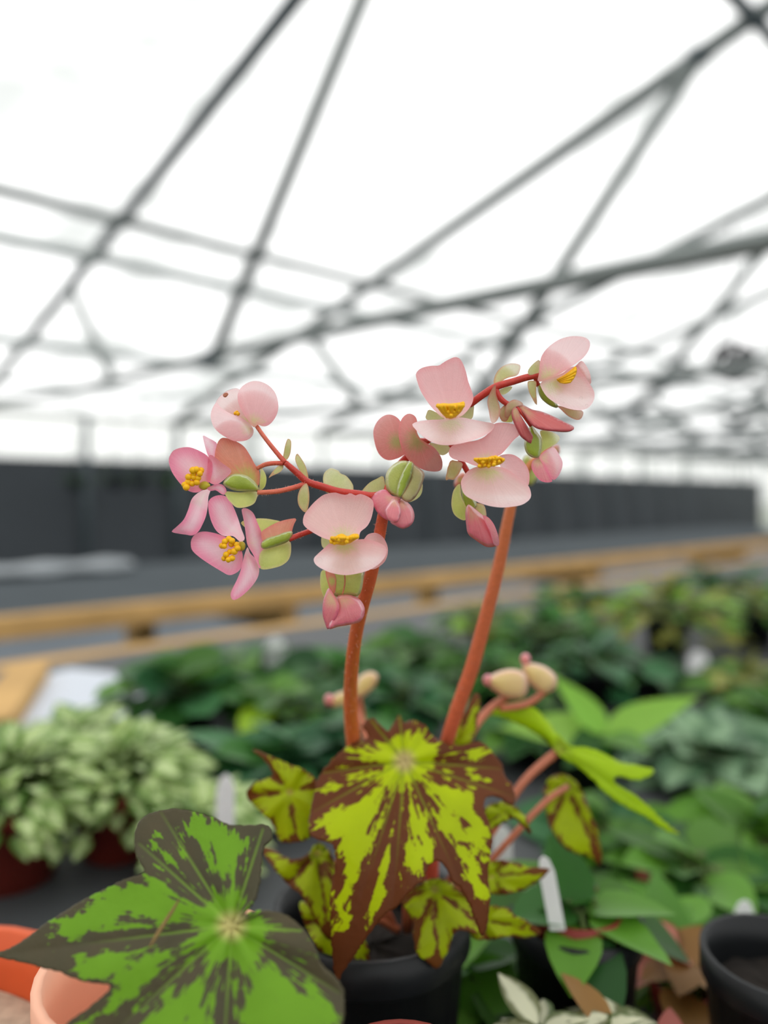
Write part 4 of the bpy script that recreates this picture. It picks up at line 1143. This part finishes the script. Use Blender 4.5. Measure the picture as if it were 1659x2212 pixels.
# (label, x, d, y of the top, R, leaf length, leaf width, n, materials, leaf shape, pot)
PL = [
 ('pale green small leaved mound at the left edge, in front', 25, .43, 1560, .056, .0165, .012, 250, ['pale'], 'ovate', 'terracotta'),
 ('pale green small leaved mound right of the left edge one, behind the big leaf', 265, .465, 1560, .056, .0165, .012, 250, ['pale'], 'ovate', 'terracotta'),
 ('pale green mound behind the two front pale mounds', 170, .585, 1530, .058, .020, .015, 120, ['pale'], 'ovate', 'terracotta'),
 ('farthest left pale green mound behind, cut by the left edge', -40, .58, 1560, .055, .020, .014, 80, ['pale', 'mid'], 'ovate', 'terracotta'),
 ('small pale green tuft beside the white plant tag', 440, .43, 1690, .036, .019, .014, 70, ['pale'], 'ovate', 'terracotta'),
 ('dark green round leaved plant behind the pale mounds', 395, .66, 1385, .062, .040, .034, 44, ['dark', 'teal', 'mid'], 'round', 'black'),
 ('broad teal leaved plant behind the left tiger leaves', 590, .53, 1560, .055, .056, .038, 26, ['teal', 'teal', 'dark'], 'ovate', 'black'),
 ('plant with bright lime young leaves behind the front stalk', 610, .63, 1450, .040, .034, .030, 20, ['lime', 'mid', 'mid'], 'ovate', 'black'),
 ('dark leafy plant left of the cream buds', 510, .80, 1385, .070, .038, .030, 40, ['dark', 'mid'], 'round', 'black'),
 ('dark green plant behind the cream buds', 735, .74, 1395, .065, .040, .030, 44, ['dark'], 'ovate', 'black'),
 ('teal plant low behind the front stalk', 745, .57, 1530, .050, .044, .030, 30, ['dark', 'teal'], 'ovate', 'black'),
 ('dark glossy plant between the two flower stalks', 880, .66, 1440, .060, .042, .030, 40, ['dark', 'teal'], 'ovate', 'black'),
 ('mid green plant high between the two flower stalks', 900, .90, 1365, .075, .038, .028, 50, ['mid', 'dark'], 'ovate', 'black'),
 ('mid green plant just right of the rear stalk', 1055, .80, 1400, .065, .038, .028, 40, ['mid', 'dark'], 'ovate', 'black'),
 ('pale olive plant by the timber edge right of the rear stalk', 1055, 1.12, 1300, .080, .034, .026, 54, ['light', 'olive', 'mid'], 'ovate', 'black'),
 ('dark green bushy plant behind the pink tipped buds', 1195, .95, 1310, .085, .034, .028, 60, ['dark', 'mid'], 'round', 'black'),
 ('deep teal plant in shade right of the pink tipped buds', 1290, .80, 1375, .065, .038, .028, 40, ['dark', 'teal'], 'ovate', 'black'),
 ('green plant touching the timber edge, upper right', 1250, 1.22, 1255, .095, .034, .026, 56, ['mid', 'olive', 'dark'], 'ovate', 'black'),
 ('large yellowish olive bush at upper right', 1440, 1.02, 1240, .100, .034, .018, 110, ['olive', 'olive', 'light'], 'lance', 'black'),
 ('olive bush at the right edge below the timber', 1630, 1.10, 1250, .100, .034, .020, 90, ['olive', 'mid'], 'lance', 'black'),
 ('dark low plant at the right beyond the olive bush', 1560, 1.35, 1215, .110, .040, .030, 50, ['dark', 'teal'], 'ovate', 'black'),
 ('dark plant beside the small white label at right', 1390, .84, 1420, .060, .036, .026, 34, ['dark'], 'ovate', 'black'),
 ('dark teal plant low behind the lime leaf edge', 1150, .62, 1520, .050, .040, .028, 34, ['dark', 'mid'], 'ovate', 'black'),
 ('grey green silvery plant at right, middle height', 1545, .58, 1570, .065, .042, .034, 60, ['grey'], 'ovate', 'black'),
 ('grey green plant cut by the right edge', 1670, .66, 1500, .060, .042, .032, 44, ['grey', 'mid'], 'ovate', 'black'),
 ('leafy green plant above the grey green ones at the right edge', 1620, .80, 1430, .065, .034, .022, 60, ['mid', 'olive'], 'ovate', 'black'),
 ('grey green plant left of the silvery one', 1400, .62, 1600, .050, .036, .028, 34, ['grey', 'teal'], 'ovate', 'terracotta'),
 ('bright green plant at the right edge with pointed leaves', 1640, .44, 1760, .056, .040, .026, 40, ['bright', 'mid'], 'ovate', 'terracotta'),
 ('bright green plant with pointed leaves left of the right edge one', 1490, .41, 1820, .052, .040, .025, 34, ['bright', 'mid'], 'ovate', 'terracotta'),
 ('green pointed leaf plant below the lime leaf edge', 1310, .475, 1780, .050, .040, .028, 34, ['bright', 'teal', 'dark'], 'ovate', 'terracotta'),
 ('low bright plant near the lower right corner', 1450, .335, 1975, .036, .034, .022, 26, ['bright'], 'ovate', 'terracotta'),
]
for lb, x, d, yt, R, ll, lw, n, mats, kd, pot in PL:
    H = .22 - (yt - HY) / F * d
    ph = min(.055, H * .55)
    potted(lb, x, d, R, H, ll, lw, n, mats, kd, pot, min(.030, R * .54), ph, name='pale_leaf_plant' if mats[0] == 'pale' else 'potted_plant')
c = Vector(((1255 - CX) / F * .535, .535, CZ + BT))
lp = empty('potted_plant', c, None, 'light green long leaved plant behind the lime leaf edge', 'potted plant', 'potted plants on the bench')
pot_parts(c, .026, .05, M['plastic_black'], M['soil'], lp, .01)
root = P(1310, 1588, .50)
for tip, mk, wd in ((P(1190, 1455, .52), 'light', .42), (P(1515, 1508, .50), 'light', .36), (P(1075, 1575, .53), 'light', .40), (P(1400, 1625, .46), 'mid', .5), (P(1225, 1660, .47), 'mid', .55)):
    v_ = tip - root
    me = leaf_mesh('leaf', 1.0, wd, FM[mk], 'lance', .12, .12, 8)
    place_leaf(me, root, v_ + Vector((0, 0, .1 * v_.length)), Vector((0, -.55, .8)), v_.length, lp)
tube('stem', [c + Vector((0, 0, .04)), root.lerp(c, .3) + Vector((0, 0, .01)), root], .0025, M['stemgreen'], lp, 6)
potted('round leaved green plant at the bottom right of the begonia pot', 1000, .295, .026, .046, .026, .022, 24, ['bright', 'mid'], 'round', 'black', .017, .028)
potted('cream variegated plant at the bottom edge, left one', 1165, .232, .015, .066, .017, .011, 16, ['cream'], 'ovate', 'black', .0095, .05)
potted('cream variegated plant at the bottom edge, right one', 1312, .234, .015, .066, .018, .011, 16, ['cream', 'cream', 'rust'], 'ovate', 'terracotta', .0095, .05)

potted('rust and pink leaved plant at the bottom right', 1480, .30, .028, .05, .026, .018, 18, ['rust', 'pinkleaf'], 'ovate', 'terracotta', .013, .025)
potted('cream and pink leaved plant at the bottom edge near the black pot', 1455, .238, .016, .056, .018, .010, 14, ['cream', 'pinkleaf'], 'ovate', 'terracotta', .0105, .03)
# bare pots
def bare(label, xpx, d, r, h, mk, soil='soil'):
    c = Vector(((xpx - CX) / F * d, d, CZ + BT))
    o = empty('plant_pot', c, None, label, 'pot')
    pot_parts(c, r, h, M[mk], M[soil], o, .010)
bare('black pot holding a red pot, lower right of the begonia leaves', 1243, .28, .0235, .063, 'plastic_black')
potted('green plant in a red pot set inside a black pot', 1243, .2801, .032, .082, .032, .020, 16, ['bright', 'dark', 'mid'], 'ovate', 'terracotta', .0165, .066)
bare('black pot cut by the lower right corner', 1685, .25, .024, .066, 'plastic_black')
# white plant tags
def tag_(label, x, y0, y1, d, wpx, lean=0):
    s = d / F
    a, b = P(x, y1, d), P(x + lean, y0, d)
    hw = wpx * s / 2
    prof = [(-1, 0), (1, 0), (1, .8), (.6, .95), (0, 1), (-.6, .95), (-1, .8)]
    V = [a.lerp(b, t) + Vector((q * hw, 0, 0)) for q, t in prof]
    V += [v + Vector((0, .0006, 0)) for v in V]
    n = len(prof)
    Fc = [tuple(range(n)), tuple(range(2 * n - 1, n - 1, -1))] + [(i, (i + 1) % n, n + (i + 1) % n, n + i) for i in range(n)]
    meta(mesh_obj('plant_tag', V, Fc, M['tag'], None, smooth=False), label, 'plant tag', 'white plant tags')
tag_('white plant tag with a rounded tip above the big front leaf', 484, 1672, 1850, .36, 40, 4)
tag_('white plant tag just right of the tiger leaf', 1088, 1785, 1900, .33, 42, -4)
tag_('tall thin white tag standing in the red pot', 1205, 1850, 2010, .264, 34, -30)
tag_('white tag in shade among the green leaves at right', 1420, 1850, 1950, .43, 44, 6)
tag_('white tag near the right edge above the black pot', 1602, 1945, 2060, .34, 40, 8)
tag_('small white label among dark leaves at upper right', 1508, 1405, 1480, .93, 44, 0)
tag_('pale tag among the dark plants at left', 590, 1375, 1500, .80, 46, 6)
